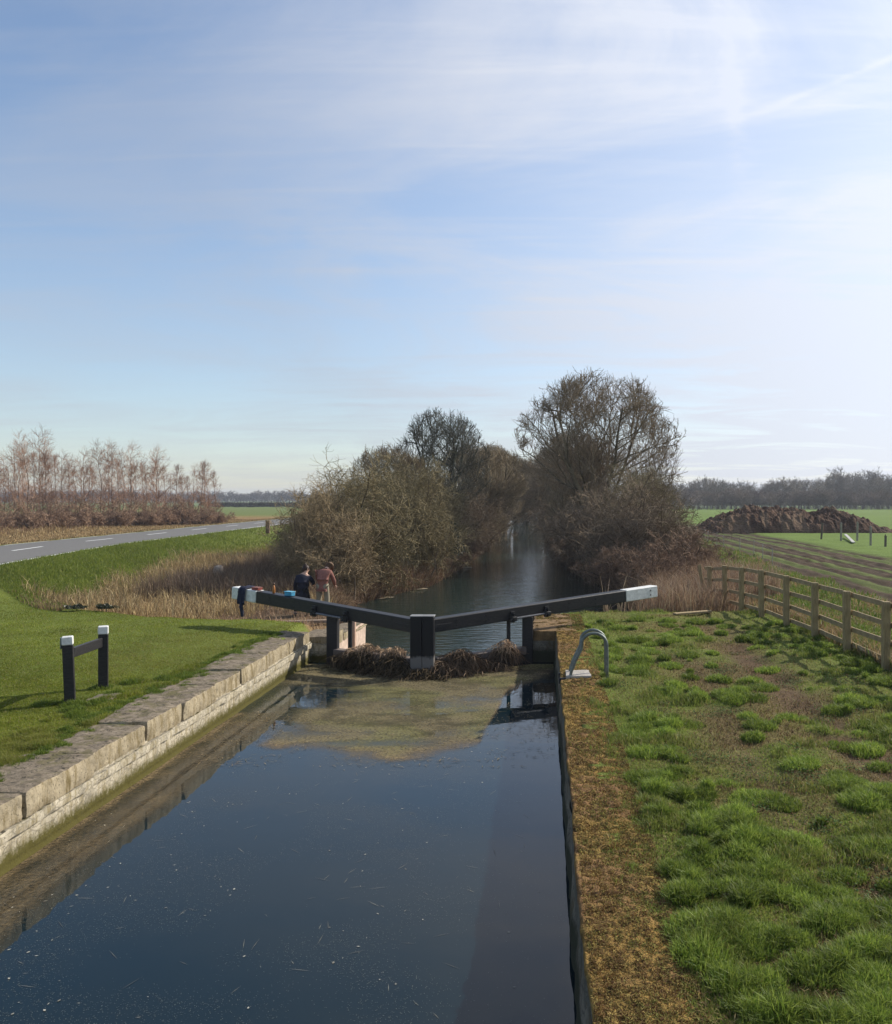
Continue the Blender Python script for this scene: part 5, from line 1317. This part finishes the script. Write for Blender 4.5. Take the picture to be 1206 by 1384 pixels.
cmb = N.new('ShaderNodeCombineXYZ'); L.new(cx, cmb.inputs[0]); L.new(cy, cmb.inputs[1])
def cl(scale, stretch, rot, det=8, rough=.6, dist=.6, loc=(0, 0, 0)):
    mp = N.new('ShaderNodeMapping'); mp.inputs['Scale'].default_value = stretch; mp.inputs['Rotation'].default_value = (0, 0, rot); mp.inputs['Location'].default_value = loc; L.new(cmb.outputs[0], mp.inputs['Vector'])
    n = N.new('ShaderNodeTexNoise'); n.inputs['Scale'].default_value = scale; n.inputs['Detail'].default_value = det; n.inputs['Roughness'].default_value = rough; n.inputs['Distortion'].default_value = dist
    L.new(mp.outputs[0], n.inputs['Vector']); return n.outputs['Fac']
c_a = mr_(cl(.8, (1, 1.5, 1), R(12), 12, .62, 1.2, (3.1, 1.2, 0)), .34, .70)
c_b = mr_(cl(.9, (.55, 3.2, 1), R(6), 9, .6, .5, (7.0, 2.0, 0)), .44, .80)
c_c = mr_(cl(2.2, (.35, 4.5, 1), R(-4), 8, .65, .4, (1.0, 5.0, 0)), .48, .75)
sund = Vector((math.sin(SUN_AZ)*math.cos(SUN_EL), math.cos(SUN_AZ)*math.cos(SUN_EL), math.sin(SUN_EL)))
ds = vm('DOT_PRODUCT', dirv, sund)
near = mr_(ds, .45, .93)
cov = mt('ADD', mt('ADD', mt('ADD', mt('MULTIPLY', c_a, .42), mt('MULTIPLY', c_b, .30)), mt('MULTIPLY', c_c, .18)), mt('ADD', .10, mt('MULTIPLY', mr_(sp_.outputs['Z'], .50, .0), .42)))
cov = mt('ADD', cov, mt('MULTIPLY', near, mt('ADD', .42, mt('MULTIPLY', c_a, .16))))
# contrails: wispy bands on great circles
def pdir(x, y):
    return Vector(((x - VPX) / F, 1, (HOR - y) / F)).normalized()
wisp = cl(5.0, (1, 1, 1), 0, 6, .7, .5)
def contrail(p0, p1, w, st):
    a = pdir(*p0); b = pdir(*p1); n = a.cross(b).normalized(); t = n.cross(a).normalized()
    q = mt('ADD', vm('DOT_PRODUCT', dirv, n), mt('MULTIPLY', mt('SUBTRACT', wisp, .5), w * 1.6))
    g = mt('POWER', 2.718, mt('MULTIPLY', mt('MULTIPLY', q, q), -1 / (w * w)))
    u = vm('DOT_PRODUCT', dirv, t); ue = b.dot(t)
    m_ = mt('MULTIPLY', mr_(u, -.06, .05), mr_(u, ue + .08, ue - .02))
    return mt('MULTIPLY', mt('MULTIPLY', g, m_), mt('MULTIPLY', mr_(wisp, .3, .7), st))
for args in (((966, -60), (1000, 215), .009, .26), ((1020, 155), (1215, 75), .0035, .30), ((1120, 485), (1215, 462), .003, .25), ((1000, 215), (1030, 270), .02, .12)):
    cov = mt('ADD', cov, contrail(*args))
cov = mt('MULTIPLY', cov, mr_(ds, .15, .72, .50, 1.05)); cov = mt('MINIMUM', mt('MAXIMUM', cov, 0), .92)
# cloud brightness follows the light: brighter toward the sun
cb = mt('ADD', 3.55, mt('MULTIPLY', mr_(ds, .35, .95, 0, 1, False), 3.3))
ccol = N.new('ShaderNodeMix'); ccol.data_type = 'RGBA'; ccol.inputs['Factor'].default_value = 1; ccol.blend_type = 'MULTIPLY'; ccol.inputs[6].default_value = (.90, .95, 1.07, 1); L.new(cb, ccol.inputs[7])
mx = N.new('ShaderNodeMix'); mx.data_type = 'RGBA'; L.new(cov, mx.inputs['Factor']); L.new(sky.outputs[0], mx.inputs[6]); L.new(ccol.outputs[2], mx.inputs[7])
L.new(mx.outputs[2], bg.inputs['Color']); bg.inputs['Strength'].default_value = .125

sun = bpy.data.lights.new('sun', 'SUN'); sun.energy = 4.6; sun.angle = R(.6); sun.color = (1, .93, .82)
so = bpy.data.objects.new('sun', sun); COL.objects.link(so); so.rotation_euler = sund.to_track_quat('Z', 'Y').to_euler()

cam = bpy.data.cameras.new('camera'); co = bpy.data.objects.new('camera', cam); COL.objects.link(co)
cam.sensor_fit = 'HORIZONTAL'; cam.sensor_width = 36; cam.lens = 36 * F / 1206; cam.clip_end = 9000; cam.clip_start = .05
co.location = (0, 0, EYE); co.rotation_euler = (R(90), 0, 0)
cam.shift_x = (603 - VPX) / 1206; cam.shift_y = (HOR - 692) / 1206
scn.camera = co
scn.view_settings.view_transform = 'Standard'; scn.view_settings.look = 'None'; scn.view_settings.exposure = 0.38; scn.view_settings.gamma = 1
scn.render.engine = 'CYCLES'
try:
    scn.cycles.max_bounces = 6; scn.cycles.transparent_max_bounces = 8; scn.cycles.volume_bounces = 0
    scn.cycles.use_denoising = True
except Exception: pass
